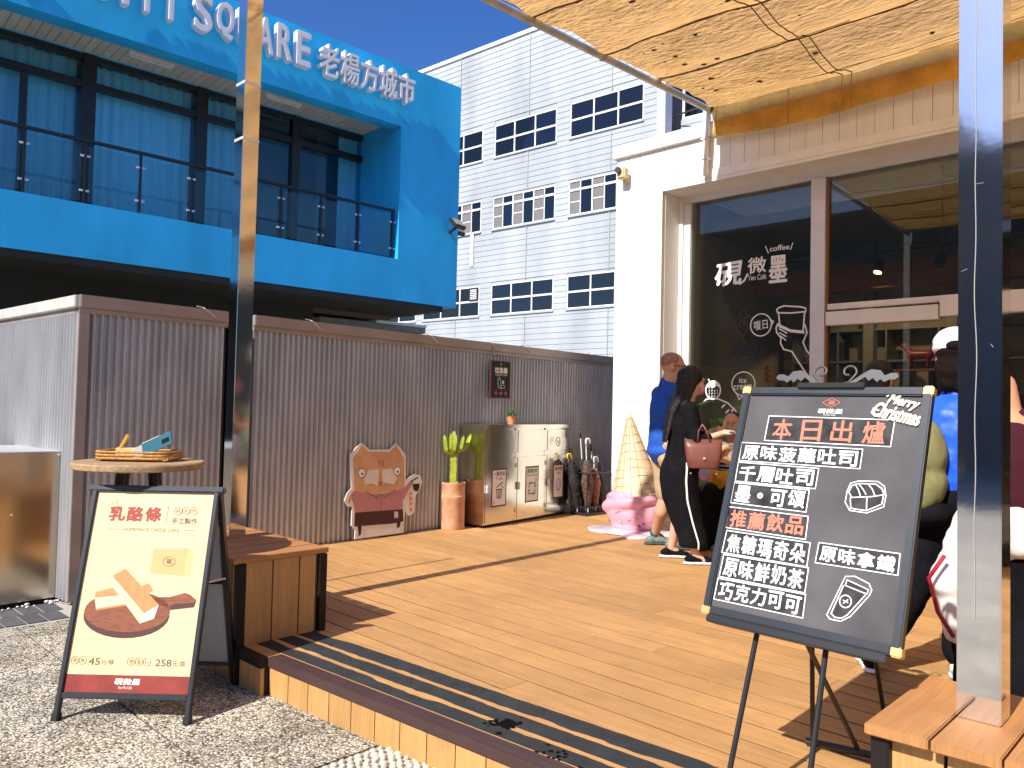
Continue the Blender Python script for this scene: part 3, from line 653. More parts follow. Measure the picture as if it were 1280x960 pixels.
Cb('opening_trim', white_trim, XF - .012, XF - .001, 5.021, 5.06, .18, 3.999, bevel=.003)
Cb('lintel_soffit', white_trim, XF - .008, XG + .3, -16, 5.0195, 3.965, 3.999)
Cb('upper_core', white_wall, XF + .061, XG + .3, -16, 5.019, 4.0, 4.4)
# window frames
F0, F1 = XG - .04, XG + .05
Cb('window_frame', alu, F0, F1, 4.875, 4.965, .18, 3.88); Cb('window_frame', white_trim, F0 - .02, F1, 4.968, 5.018, .18, 3.964)
Cb('window_frame', alu, F0, F1, -16, 4.965, 3.885, 3.964)
Cb('window_frame', alu, F0 - .03, F1, 3.272, 3.42, .18, 3.884); Cb('frame_gasket', mat('bronze_gasket', (.25, .13, .07), .4), F0 - .01, F1, 3.255, 3.2715, .18, 3.884)
Cb('sill', white_trim, F0 - .06, F1, 3.421, 4.874, .18, .42, bevel=.004)
Cb('transom', white_trim, F0, F1, 2.19, 3.254, 2.50, 2.56, bevel=.003); Cb('transom', white_trim, F0 - .04, F1, 2.20, 3.254, 2.335, 2.475, bevel=.004)
Cb('door_header', white_trim, F0 - .05, F1, -6.8, 2.185, 2.36, 2.555, bevel=.004)
for yy in (1.72, .4, -1.6, -3.6): Cb('window_frame', alu, F0, F1, yy, yy + .07, .18, 2.359); Cb('window_frame', alu, F0, F1, yy, yy + .07, 2.556, 3.884)
sg = glass('shop_glass', (.84, .82, .74), .0, .8, 1.42)
for a, b, c, d in ((3.421, 4.874, .42, 3.884), (2.19, 3.254, 2.56, 3.884), (2.19, 3.254, .2, 2.33), (1.79, 2.185, 2.556, 3.884), (1.79, 2.185, .2, 2.359), (.47, 1.72, .2, 2.359), (.47, 1.72, 2.556, 3.884), (-1.53, .4, .2, 2.359), (-1.53, .4, 2.556, 3.884), (-3.53, -1.6, .2, 3.884), (-9.9, -3.6, .2, 3.884), (-16, -10, .2, 3.884)):
    Cb('pane', sg, XG, XG + .008, a, b, c, d)
# interior
inn = mat('interior_wall', (.34, .32, .26), .8, var=.1); warm = mat('interior_wood', (.22, .10, .04), .6, var=.2)
Cb('interior_back', inn, 10.6, 10.7, -16, 5.0, .1, 4.0); Cb('interior_side', inn, XG + .3, 10.6, 4.9, 5.0, .1, 4.0); Cb('interior_floor', mat('interior_floor', (.12, .10, .08), .5), XG + .3, 10.6, -16, 4.9, .1, .18)
Cb('interior_ceiling', mat('interior_ceiling', (.12, .12, .11), .8), XG + .3, 10.6, -16, 4.9, 3.6, 3.7)
Cb('interior_beam', warm, 9.7, 9.95, -16, 4.9, 2.95, 3.25); Cb('lighting_rail', black, 9.3, 9.33, -5, 4.6, 3.28, 3.31)
for yy in (3.55, 2.6): Cb('column', mat('interior_column', (.25, .24, .2), .7), 10.2, 10.35, yy, yy + .12, .18, 3.6)
sh_ = MB()
for z in (.9, 1.3, 1.7, 2.1, 2.5): sh_.box(10.25, 10.58, -2, 4.7, z, z + .025)
for yy in (4.6, 4.0, 3.4, 2.8, 2.2, 1.6, 1.0, .4): sh_.box(10.25, 10.58, yy, yy + .02, .2, 2.5)
sh_.build('shelving', mat('shelf_metal', (.20, .20, .18), .5), cf)
rr = random.Random(4); cols_ = [(.30, .05, .04), (.05, .07, .10), (.35, .30, .2), (.12, .16, .06), (.25, .12, .05), (.03, .03, .035)]
for k in range(34):
    z = rr.choice((.925, 1.325, 1.725, 2.125)); yy = rr.uniform(.4, 4.5); h = rr.uniform(.1, .27); c = rr.choice(cols_)
    t = MB(); 
    if k % 3: t.box(10.28, 10.45, yy, yy + rr.uniform(.1, .3), z + .001, z + h); 
    else: t.lathe((10.36, yy, z + .001), [(.05, 0), (.06, h * .4), (.045, h * .7), (.02, h * .85), (.025, h)], 12)
    tag(t.build('shelf_box' if k % 3 else 'jar', mat('stock_%d' % cols_.index(c), c, .5)), ('dark red', 'navy', 'cream', 'olive green', 'brown', 'black')[cols_.index(c)] + (' box' if k % 3 else ' jar') + ' on the ' + {.925: 'lowest', 1.325: 'second', 1.725: 'third', 2.125: 'fourth'}[z] + ' shelf inside the cafe, ' + ('behind the first pane' if yy > 3.4 else 'behind the second pane' if yy > 2.1 else 'right of the door header'), 'box' if k % 3 else 'jar', 'stock on the cafe shelves')
t = thing('dog_figurine', 'small dark red dog figurine on a shelf seen through the cafe window', 'figurine', (9.9, 2.9, 2.0))
MB().box(9.85, 10.0, 2.7, 3.3, 1.96, 1.985).build('stand', warm, t)
organic('body', [('c', (9.92, 2.82, 2.15), (9.92, 3.02, 2.15), .055, .06), ('c', (9.92, 3.02, 2.18), (9.92, 3.09, 2.26), .035, .04), ('c', (9.92, 2.79, 2.17), (9.92, 2.73, 2.24), .014, .01)] + [('c', (9.92 + a, b, 2.13), (9.92 + a, b, 2.0), .022, .016) for a in (-.03, .03) for b in (2.83, 3.02)], mat('dark_red_glaze', (.22, .02, .03), .4), t, .012, 3)
for i_, yy in enumerate((3.16, 2.52)):
    t = thing('spotlight', ('lit spotlight hanging from the rail inside the cafe window', 'unlit black spotlight on the rail inside the cafe window')[i_], 'spotlight', (9.3, yy, 3.2), 'spotlights inside the cafe')
    MB().cyl((9.31, yy, 3.28), (9.31, yy, 3.18), .012).build('stem', black, t)
    MB().cyl((9.31, yy, 3.19), (9.27, yy + .02, 3.06), .045, .055).build('can', black, t)
    if i_ == 0: MB().cyl((9.268, yy + .02, 3.058), (9.266, yy + .021, 3.052), .042).build('bulb', mat('bulb', (1, .8, .5), .4, emit=((1, .62, .25), 12)), t)
    else: MB().cyl((9.268, yy + .02, 3.058), (9.266, yy + .021, 3.052), .042).build('lens', mat('dark_lens', (.1, .1, .1), .2), t)

ll = bpy.data.lights.new('spotlight_beam', 'SPOT'); ll.energy = 32; ll.color = (1, .72, .42); ll.spot_size = 1.9; ll.shadow_soft_size = .04
lo = bpy.data.objects.new('spotlight_beam', ll); COL.objects.link(lo); lo.location = (9.27, 3.18, 3.03); lo.rotation_euler = Vector((.5, .1, -1)).to_track_quat('-Z', 'Y').to_euler()
# window drawings and lettering (vinyl on the glass)
WM = frame((XG - .0035, 0, 0), (0, -1, 0), (0, 0, 1))
WM2 = frame((XG - .0035, 0, 0), (0, -1, 0), (0, 0, 1))
vin = mat('white_vinyl', (.82, .82, .80), .5); dvin = mat('dark_vinyl', (.012, .011, .012), .5)
dw = thing('window_drawing', 'white hand holding a takeaway cup drawn on the cafe window', 'decal', (XG, 3.6, 1.7))
lid = [(-3.814, 2.55), (-3.777, 2.572), (-3.73, 2.582), (-3.55, 2.558), (-3.496, 2.54), (-3.493, 2.503), (-3.659, 2.499), (-3.805, 2.514), (-3.814, 2.55)]
g = MB(); W_ = .016
g.stroke(lid, W_, 0, WM).stroke([(-3.793, 2.508), (-3.778, 2.377), (-3.657, 2.316), (-3.52, 2.296), (-3.504, 2.493)], W_, .001, WM)
g.stroke([(-3.803, 2.392), (-3.778, 2.36), (-3.657, 2.302), (-3.507, 2.28)], W_, .002, WM); g.build('cup_outline', vin, dw)
g = MB(); g.stroke([(-3.8, 2.392), (-3.82, 2.347), (-3.811, 2.298), (-3.762, 2.236), (-3.767, 2.182), (-3.732, 2.113), (-3.641, 2.088), (-3.544, 1.94), (-3.43, 1.78)], W_, 0, WM)
for p in ([(-3.783, 2.337), (-3.698, 2.286)], [(-3.78, 2.296), (-3.703, 2.249)], [(-3.762, 2.255), (-3.711, 2.212)]): g.stroke(p, W_ * .8, .001, WM)
g.stroke([(-3.5, 2.366), (-3.477, 2.28), (-3.519, 2.182), (-3.481, 2.091), (-3.43, 2.035)], W_, 0, WM); g.build('hand_outline', vin, dw)
b1 = thing('speech_bubble', 'round white speech bubble beside the drawn takeaway cup on the window', 'decal', (XG, 3.99, 2.39), 'speech bubbles on the window')
g = MB(); g.stroke(ring((-3.995, 2.392), .122), .013, 0, WM).stroke([(-3.892, 2.449), (-3.849, 2.419), (-3.877, 2.377)], .013, .001, WM); g.build('outline', vin, b1)
g = MB(); text(g, '嗄日', -4.075, 2.34, -3.915, 2.44, .001, WM, .01, rot=.1); g.build('lettering', vin, b1)
b2 = thing('speech_bubble', 'speech bubble reading ice cream above the drawn strawberry cone', 'decal', (XG, 4.2, 1.7), 'speech bubbles on the window')
g = MB(); g.stroke(ring((-4.194, 1.746), .138, .132), .013, 0, WM).stroke([(-4.271, 1.635), (-4.24, 1.57), (-4.196, 1.615)], .013, .001, WM); g.build('outline', vin, b2)
g = MB(); text(g, 'ice', -4.245, 1.755, -4.155, 1.815, .001, WM, .02, rot=-.06); text(g, 'cream', -4.31, 1.68, -4.09, 1.735, .001, WM, .02, rot=.05); g.build('lettering', vin, b2)
sd = thing('strawberry_drawing', 'white strawberry and cone drawn low on the cafe window', 'decal', (XG, 4.57, 1.6))
g = MB(); g.stroke(ring((-4.568, 1.675), .093, .105), .015, 0, WM).stroke([(-4.601, 1.748), (-4.627, 1.80)], .014, .001, WM)
g.prism([(-4.65, 1.70), (-4.635, 1.755), (-4.57, 1.785), (-4.505, 1.76), (-4.487, 1.70), (-4.521, 1.725), (-4.569, 1.70), (-4.617, 1.722)], .0, .001, WM)
g.stroke([(-4.70, 1.52), (-4.66, 1.567), (-4.6, 1.582), (-4.5, 1.575), (-4.38, 1.53), (-4.28, 1.44), (-4.22, 1.30)], .016, .001, WM)
for k in range(14): a = -4.62 + (k % 4) * .035; b = 1.60 + (k // 4) * .032; g.stroke([(a, b), (a + .008, b + .012)], .009, .0015, WM)
for (a, b) in ((-4.40, 1.42), (-4.33, 1.44), (-4.45, 1.48)): g.stroke([(a, b), (a + .03, b + .03)], .018, .0015, WM)
g.build('outline', vin, sd)
lg = thing('window_logo', 'white calligraphy cafe name with the word coffee on the window', 'decal', (XG, 4.2, 3.0))
g = MB(); text(g, '硯', -4.571, 2.86, -4.22, 3.13, 0, WM, .03, shear=.15, rot=.05); g.build('character', vin, lg); g = MB(); text(g, '微', -4.161, 2.97, -3.94, 3.15, .0, WM, .02); g.build('character', vin, lg); g = MB(); text(g, '墨', -3.91, 2.84, -3.70, 3.14, 0, WM, .035); g.build('character', vin, lg); g = MB()
g.stroke([(-4.30, 2.90), (-4.25, 2.87), (-4.20, 2.90), (-4.16, 2.97)], .02, .001, WM); g.build('brush_stroke', vin, lg)
g = MB(); text(g, 'Yen Café', -4.155, 2.895, -3.94, 2.955, 0, WM, .005); g.build('lettering', vin, lg); g = MB(); text(g, 'coffee', -3.905, 3.19, -3.68, 3.25, 0, WM, .02)
g.stroke([(-3.952, 3.254), (-3.919, 3.178)], .01, 0, WM).stroke([(-3.643, 3.252), (-3.667, 3.185)], .01, 0, WM); g.build('lettering', vin, lg)
dl = thing('dark_window_logo', 'dark emblem above the dark cafe name on the window', 'decal', (XG, 4.2, 2.2))
g = MB(); g.stroke([(-4.30, 2.43), (-4.27, 2.50), (-4.24, 2.53), (-4.203, 2.58), (-4.165, 2.53), (-4.12, 2.50), (-4.09, 2.43), (-4.12, 2.36), (-4.165, 2.32), (-4.203, 2.27), (-4.24, 2.32), (-4.28, 2.36), (-4.30, 2.43)], .02, 0, WM2); text(g, '硯', -4.26, 2.36, -4.14, 2.49, 0, WM2, .03); g.build('emblem', mat('brown_vinyl', (.035, .016, .012), .5), dl)
g = MB(); text(g, '硯微墨', -4.37, 2.05, -4.03, 2.21, 0, WM2, .04); text(g, 'Yen Café', -4.30, 2.0, -4.10, 2.035, 0, WM2, .01); g.build('calligraphy', dvin, dl)
g = MB(); 
for k in range(9): g.ell((XG + .05, 3.94 + .02 * math.sin(k * 2.2), 1.93 - k * .02), (.012, .022, .016), 6, 4)
tag(g.build('red_tassel', mat('red_paper', (.45, .03, .02), .6)), 'red paper charm hanging inside the window beside the cup drawing', 'charm')

# CCTV camera + downpipe
t = thing('security_camera', 'small cream security camera on the white cafe wall', 'camera', (XF, 5.56, 4.25))
cpl = mat('cream_plastic', (.66, .56, .30), .4)
MB().box(XF - .05, XF, 5.49, 5.57, 4.15, 4.24).build('base', cpl, t, bevel=.012)
MB().box(XF - .15, XF - .051, 5.47, 5.585, 4.18, 4.315).build('housing', cpl, t, bevel=.015)
MB().cyl((XF - .151, 5.545, 4.275), (XF - .185, 5.54, 4.278), .036, .038, 18).build('lens', black, t, auto=.6)
t = thing('downpipe', 'short white downpipe on the cafe wall at the edge of the awning', 'pipe', (XF, 4.4, 4.0))
MB().cyl((XF - .06, 4.44, 4.03), (XF - .06, 4.44, 4.75), .033).build('pipe', white_trim, t, auto=.6)
for z in (4.2, 4.42): MB().box(XF - .1, XF - .012, 4.40, 4.48, z, z + .02).build('pipe_clip', alu, t)

# ================================================================== SAIL AWNING
X0, X1, YL, YR = 2.25, 7.58, 4.34, -11.0
sa = thing('sail_awning', 'golden shade cloth awning stretched over the deck', 'awning', (X0, 0, 4.4))
anch = [2.25, 3.0, 3.85, 4.67, 5.65, 6.54, 7.58]
def sail_z(x, y):
    z = 4.555 + (x - 2.25) * .0395
    for a, b in zip(anch, anch[1:]):
        if a <= x <= b:
            t = (x - a) / (b - a); yy = (YL - y); sg_ = -.075 * math.sin(PI * t) * min(1, .4 + yy * .6)
            z += sg_; break
    z -= .05 * math.sin(min(1, max(0, (YL - y) / 3.0)) * PI) 
    z += .03 * noise.noise(Vector((x * 1.9, y * .7, 0))) + .018 * noise.noise(Vector((x * 4, y * 1.8, 3))) + .010 * noise.noise(Vector((x * 9, y * 4, 5))) + .006 * abs(noise.noise(Vector((x * 16, y * 9, 8))))
    return z
xs_ = []
for a, b in zip(anch, anch[1:]): xs_ += [a + (b - a) * i / 12 for i in range(12)]
xs_.append(anch[-1]); NY = 150
def yedge(x):
    for a, b in zip(anch, anch[1:]):
        if a <= x <= b: return YL - .10 * math.sin(PI * (x - a) / (b - a)) 
    return YL
vs = []
for x in xs_:
    for j in range(NY + 1):
        t = j / NY; y = yedge(x) + .03 + (YR - yedge(x)) * t ** 1.15; vs.append((x, y, sail_z(x, y)))
g = MB(); g.add(vs, [(i * (NY + 1) + j, i * (NY + 1) + j + 1, (i + 1) * (NY + 1) + j + 1, (i + 1) * (NY + 1) + j) for i in range(len(xs_) - 1) for j in range(NY)]); g.build('cloth', sail_cloth, sa, smooth=True)
seam = mat('seam_brown', (.09, .045, .02), .8)
for i, a in enumerate(anch[1:-1]):
    g = MB(); g.tube([(a + .012 * noise.noise(Vector((y_ * 1.3, a, 0))), YL - y_ * .12, sail_z(a, YL - y_ * .12) - .006) for y_ in range(90)], [.008 + .006 * abs(noise.noise(Vector((y_ * .31, a, 2)))) for y_ in range(90)], 5); g.build('support_cable', seam, sa)
for dy in (0, .09):
    g = MB(); g.tube([(X0 + k * .04, 2.92 - dy - .12 * (7.34 - X0 - k * .04) * .0, sail_z(X0 + k * .04, 2.9) - .005) for k in range(int((X1 - X0) / .04))], .005, 5); g.build('joint_seam', seam, sa)
g = MB(); rr = random.Random(9)                                            # thin creases and stitched repairs
for k in range(16):
    x = rr.choice(anch[1:]) - rr.uniform(.15, .75); y = rr.uniform(.2, 4.2); L = rr.uniform(.5, 2.2); pts = []
    for q in range(14): yy = y - L * q / 13; xx = x + .05 * noise.noise(Vector((yy * 2, k, 0))) ; pts.append((xx, yy, sail_z(xx, yy) - .004))
    g.tube(pts, .0032, 4)
stuff(g.build('crease_thread', seam, sa))
g = MB()
for k in range(34):                                                        # fallen leaves caught on the cloth
    x = rr.uniform(4.4, 7.1); y = rr.uniform(1.5, 4.1) if k > 12 else rr.uniform(3.4, 4.1); s = rr.uniform(.014, .05); z = sail_z(x, y) - .003
    g.add([(x + s * math.cos(a) * rr.uniform(.4, 1), y + s * math.sin(a) * rr.uniform(.5, 1.1), z) for a in (0, 1, 2, 3, 4, 5)], [(0, 1, 2, 3, 4, 5)])
stuff(tag(g.build('leaf_litter', mat('dead_leaf', (.07, .04, .02), .9)), 'dark leaves caught on the golden awning cloth', 'leaves'))
def vdrop(y): return .35 + .05 * noise.noise(Vector((y * .9, 2, 0))) + .03 * math.sin(y * 2.1 + 1)
vs = []; NV = 14; NYV = 170
for i in range(NYV + 1):
    y = YL + (YR - YL) * i / NYV; zt_ = sail_z(X1, y); D = vdrop(y)
    for j in range(NV + 1):
        t = j / NV; x = X1 + .03 * math.sin(t * PI) + (.016 * noise.noise(Vector((y * 2.4, t * 2.5, 7)))) - .05 * max(0, .25 - abs(t - .25)) * 4 * .6
        vs.append((x, y, zt_ - D * t + (.01 * noise.noise(Vector((y * 6, 0, 3))) if j == NV else 0)))
g = MB(); g.add(vs, [(i * (NV + 1) + j, i * (NV + 1) + j + 1, (i + 1) * (NV + 1) + j + 1, (i + 1) * (NV + 1) + j) for i in range(NYV) for j in range(NV)])
g.build('valance', cloth_net('valance_cloth', (.62, .38, .10), (.90, .58, .16), .02), sa, smooth=True)
g = MB()
for yv in (4.27, 3.47, 2.93, 2.84): g.tube([(X1 - .035, yv, sail_z(X1, yv) - .01), (X1 - .05, yv, sail_z(X1, yv) - .16), (X1 - .03, yv, sail_z(X1, yv) - vdrop(yv))], .004, 4)
g.build('valance_seam', mat('seam_tan', (.30, .15, .03), .8), sa)
pg_ = mat('weathered_pipe', (.50, .50, .46), .5, .3, var=.25, vscale=6)
MB().cyl((2.2, 4.355, 4.525), (7.63, 4.385, 4.74), .034, n=12).build('edge_pipe', pg_, sa, auto=.6)
MB().cyl((2.19, 4.37, 4.55), (2.19, -6.5, 4.55), .035, n=12).build('front_pipe', pg_, sa, auto=.6)
for a in anch[1:]: MB().box(a - .02, a + .02, 4.33, 4.40, sail_z(a, YL) - .05, sail_z(a, YL) + .01).build('cable_clamp', coping_mat if a < 7 else black, sa, bevel=.005)
for yy in (4.37, -6): MB().box(7.6, 7.66, yy - .03, yy + .03, 4.73, 4.80).build('wall_bracket', alu, sa)
MB().cyl((7.60, 4.40, 4.73), (7.60, 4.40, 4.45), .02).build('hanger', alu, sa)

# ================================================================== CHEESE CAKE A-BOARD
ab = thing('sandwich_board', 'black framed sandwich board advertising homemade cheese cake on the pavement', 'sign', (1.35, 3.65, 0))
AM = frame((1.326, 4.01, .98), (.409, -.44, .003), (.172, .165, .877))
def AB(name, m, *a, bevel=0., par=None): return MB().box(*a, M=AM).build(name, m, par or ab, bevel=bevel)
W_, H_ = .60, .91
ax, ay = Vector((.409, -.44, .003)).normalized(), Vector((.172, .165, .877)).normalized()
AB('panel_backing', mat('sign_back', (.55, .55, .55), .6), .01, .59, -.90, -.01, -.012, -.001)
for a in (0, .578): AB('frame_post', frame_grey, a, a + .022, -1.005, -.0, -.016, .014, bevel=.003)
AB('top_rail', frame_grey, -.02, .625, -.012, .018, -.02, .018, bevel=.006); AB('bottom_rail', frame_grey, .022, .578, -.925, -.900, -.014, .012, bevel=.003)
for a in (-.004, .574): AB('foot', black, a, a + .03, -1.02, -.985, -.02, .018, bevel=.003)
def P_(name, m, f, par=ab):
    g = MB(); f(g); return g.build(name, m, par)
poster = mat('cream_poster', (.74, .56, .32), .45, var=.04, vscale=3, bump=.10, bscale=5)
AB('poster', poster, .022, .578, -.899, -.012, .0, .001)
AB('poster_band', mat('maroon_print', (.28, .045, .035), .4, var=.35, vscale=9), .022, .578, -.899, -.825, .0012, .0016)
redp = mat('brick_red_print', (.34, .045, .025), .6); brn = mat('brown_print', (.13, .075, .045), .7); lbr = mat('tan_print', (.30, .20, .10), .7); wht = mat('white_print', (.85, .84, .80), .6)
z1 = .0014
g = MB()
for i, ch in enumerate('乳酪條'): text(g, ch, .092 + i * .085, -.150, .170 + i * .085, -.080, z1, AM, .045)
g.build('headline', redp, ab)
g = MB(); text(g, '手工製作', .392, -.158, .512, -.130, z1, AM, .02); text(g, 'HOMEMADE CHEESE CAKE', .172, -.195, .434, -.180, z1, AM, .0)
for i, ch in enumerate('純天然'): g.stroke(ring((.416 + i * .0375, -.097), .018, n=20), .0016, z1, AM); text(g, ch, .406 + i * .0375, -.107, .426 + i * .0375, -.087, z1, AM, 0)
g.stroke([(.368, -.075), (.366, -.160)], .0014, z1, AM).stroke([(.098, -.187), (.152, -.187)], .0014, z1, AM).stroke([(.455, -.187), (.508, -.187)], .0014, z1, AM)
for a, b in (((.078, -.075), (.090, -.082)), ((.098, -.060), (.104, -.072)), ((.118, -.052), (.119, -.068))): g.stroke([a, b], .002, z1, AM)
text(g, '45', .113, -.785, .165, -.755, z1, AM, .02); text(g, '元/條', .168, -.783, .228, -.760, z1, AM, .005); text(g, '258', .413, -.785, .485, -.755, z1, AM, .02); text(g, '元/盒', .488, -.783, .548, -.760, z1, AM, .005)
for i, ch in enumerate('單條'): g.stroke(ring((.051 + i * .035, -.767), .0165, n=20), .0014, z1, AM); text(g, ch, .042 + i * .035, -.776, .060 + i * .035, -.758, z1, AM, 0)
for i, ch in enumerate(('禮', '盒', '6入')): g.stroke(ring((.303 + i * .036, -.767), .0165, n=20), .0014, z1, AM); text(g, ch, .294 + i * .036, -.776, .312 + i * .036, -.758, z1, AM, 0)
stuff(g.build('fine_print', brn, ab))
P_('band_lettering', wht, lambda g: (text(g, '硯微墨', .243, -.865, .357, -.838, .0018, AM, .03, shear=.1), text(g, 'Yen Mo Cafe', .262, -.882, .325, -.870, .0018, AM, 0)))
# printed picture: wooden board, two cakes, gift box
wd_ = mat('board_print', (.23, .065, .025), .55, var=.3, vscale=22, stretch=(1, 1, 6)); wdd = mat('board_edge_print', (.07, .018, .015), .55)
P_('picture_shadow', wdd, lambda g: g.prism(ring((.250, -.572), .196, .098)[:-1], z1, z1 + .0002, AM))
P_('picture_board', wd_, lambda g: g.prism(ring((.250, -.554), .196, .090)[:-1], z1 + .0003, z1 + .0005, AM))
P_('picture_handle_edge', wdd, lambda g: g.prism([(.36, -.490), (.44, -.545), (.552, -.530), (.558, -.500), (.52, -.485)], z1, z1 + .0002, AM))
P_('picture_handle', wd_, lambda g: g.prism([(.33, -.470), (.365, -.492), (.42, -.492), (.500, -.468), (.525, -.474), (.558, -.498), (.545, -.512), (.46, -.516), (.432, -.535), (.39, -.52)], z1 + .0003, z1 + .0005, AM))
crust = mat('cake_crust_print', (.62, .25, .09), .6, var=.2, vscale=40); crumb = mat('cake_crumb_print', (.85, .60, .36), .6, var=.06, vscale=30); pale = mat('cake_end_print', (.90, .78, .62), .6)
P_('picture_cake', crumb, lambda g: g.prism([(.092, -.497), (.235, -.480), (.245, -.520), (.106, -.545)], z1 + .0006, z1 + .0007, AM))
P_('picture_crust', crust, lambda g: (g.prism([(.092, -.472), (.165, -.452), (.235, -.478), (.092, -.496)], z1 + .0006, z1 + .0008, AM), g.prism([(.105, -.545), (.245, -.520), (.247, -.528), (.108, -.553)], z1 + .0008, z1 + .0009, AM), g.prism([(.30, -.44), (.33, -.43), (.355, -.46), (.33, -.475)], z1 + .0006, z1 + .0007, AM)))
P_('picture_cake', crumb, lambda g: g.prism([(.157, -.400), (.330, -.560), (.316, -.605), (.160, -.442)], z1 + .0010, z1 + .0011, AM))
P_('picture_crust', crust, lambda g: g.prism([(.157, -.398), (.211, -.366), (.389, -.521), (.330, -.562)], z1 + .0011, z1 + .0012, AM))
P_('picture_cake_end', pale, lambda g: g.prism([(.330, -.562), (.389, -.522), (.377, -.583), (.316, -.605)], z1 + .0011, z1 + .0012, AM))
P_('picture_box', mat('box_print', (.70, .40, .17), .6), lambda g: g.prism([(.327, -.272), (.490, -.268), (.483, -.393), (.327, -.383)], z1, z1 + .0002, AM))
P_('picture_box_side', mat('box_side_print', (.78, .46, .21), .6), lambda g: g.prism([(.490, -.268), (.514, -.276), (.508, -.392), (.483, -.393)], z1 + .0003, z1 + .0004, AM))
P_('picture_emblem', brn, lambda g: (g.stroke(ring((.408, -.330), .028, .021, n=18), .0016, .002, AM), text(g, '硯', .396, -.341, .420, -.319, .002, AM, .02)))
# rear half
rb = [Vector((1.326, 4.01, .98)) + ax * a for a in (.0, .60)]
bx = Vector((.44, .409, 0)).normalized()
def rear(a, z): P = Vector((1.326, 4.01, .98)) + ax * a; t = (.98 - z); return Vector((P.x, P.y, 0)) + bx * (t * .27) + Vector((0, 0, z)) - Vector((0, 0, 0))
for a in (.0, .60): MB().bar(rear(a, .97), rear(a, .0), .022, .03).build('rear_leg', black, ab)
for z in (.10, .53, .93): MB().bar(rear(.0, z), rear(.6, z), .02, .02).build('rear_rail', black, ab)
g = MB(); A_, B_, C_, D_ = rear(.02, .92), rear(.58, .92), rear(.58, .11), rear(.02, .11); n_ = bx * .004; g.add([tuple(p + s * n_) for s in (-1, 1) for p in (A_, B_, C_, D_)], [(0, 1, 2, 3), (4, 7, 6, 5), (0, 4, 5, 1), (1, 5, 6, 2), (2, 6, 7, 3), (3, 7, 4, 0)]); g.build('rear_panel', mat('rear_panel_grey', (.42, .42, .44), .5), ab)
MB().bar(rear(.6, .55), Vector((1.326, 4.01, .98)) + ax * .59 - ay * .42, .012, .008).build('spreader', alu, ab)

# ================================================================== CHALKBOARD + EASEL
TLc = Vector((2.597, 1.34, 1.496)); cx_, cy_ = Vector((-.012, -.62, -.002)), Vector((.261, .02, .753)); CM = frame(TLc, cx_, cy_)
cb = thing('chalkboard', 'grey chalkboard menu with gold corners listing breads and drinks in chalk', 'chalkboard', tuple(CM @ Vector((.31, -.8, 0))))
def CB(name, m, *a, bevel=0.): return MB().box(*a, M=CM).build(name, m, cb, bevel=bevel)
slatec = mat('chalkboard_slate', (.085, .08, .086), .75, var=.4, vscale=4, bump=.3, bscale=300)
CB('board', slatec, .02, .60, -.78, -.02, -.014, .0)
for nm, a in (('frame_side', (0, .026, -.797, 0)), ('frame_side', (.594, .62, -.797, 0)), ('frame_top', (.026, .594, -.028, 0)), ('frame_bottom', (.026, .594, -.797, -.769))): CB(nm, frame_grey, a[0], a[1], a[2], a[3], -.02, .012, bevel=.004)
gold = mat('gold_corner', (.80, .55, .22), .35, .5)
for a, b in ((-.003, -.027), (.593, -.027), (-.003, -.800), (.593, -.800)): CB('corner_cap', gold, a, a + .03, b, b + .03, -.022, .0135, bevel=.004)
chalk = mat('white_chalk', (.86, .86, .84), .85); pink = mat('salmon_chalk', (.62, .20, .13), .85); smear = mat('wiped_chalk', (.035, .034, .038), .8, var=.8, vscale=22)
rowsR = [('本日出爐', (.108, -.193, .520, -.105), pink, 1), ('原味菠蘿吐司', (.026, -.269, .436, -.204), chalk, 0), ('千層吐司', (.027, -.345, .308, -.277), chalk, 0), ('墨•可頌', (.027, -.421, .291, -.349), chalk, 0),
         ('推薦飲品', (.025, -.507, .301, -.434), pink, 0), ('焦糖瑪奇朵', (.030, -.592, .320, -.517), chalk, 0), ('原味鮮奶茶', (.035, -.671, .327, -.596), chalk, 0), ('巧克力可可', (.033, -.746, .331, -.677), chalk, 0), ('原味拿鐵', (.345, -.574, .584, -.513), chalk, 0)]
rr = random.Random(6)
for body, (u0, v0, u1, v1), m_, big in rowsR:
    MB().box(u0, u1, v0, v1, .0006, .0012, CM).build('wiped_patch', smear, cb)
    g = MB(); j = lambda: rr.uniform(-.002, .002); c = [(u0 + j(), v1 + j()), (u1 + j(), v1 + j()), (u1 + j(), v0 + j()), (u0 + j(), v0 + j())]; g.stroke(c + [c[0]], .0032, .0014, CM); g.build('chalk_border', chalk, cb)
    g = MB(); n = len(body); cw = (u1 - u0 - .014) / n
    for i, ch in enumerate(body):
        a = u0 + .007 + cw * i + cw * (.16 if big else .05); b = a + cw * (.68 if big else .9); dy = rr.uniform(-.002, .002)
        if ch == '•': mid = (v0 + v1) / 2; g.prism(ring(((a + b) / 2, mid), .010)[:-1], .0016, .0022, CM); continue
        text(g, ch, a, v0 + .007 + dy, b, v1 - .007 + dy, .0016, CM, .028 if not big else .02, rot=rr.uniform(-.03, .03))
    g.build('chalk_lettering', m_, cb)
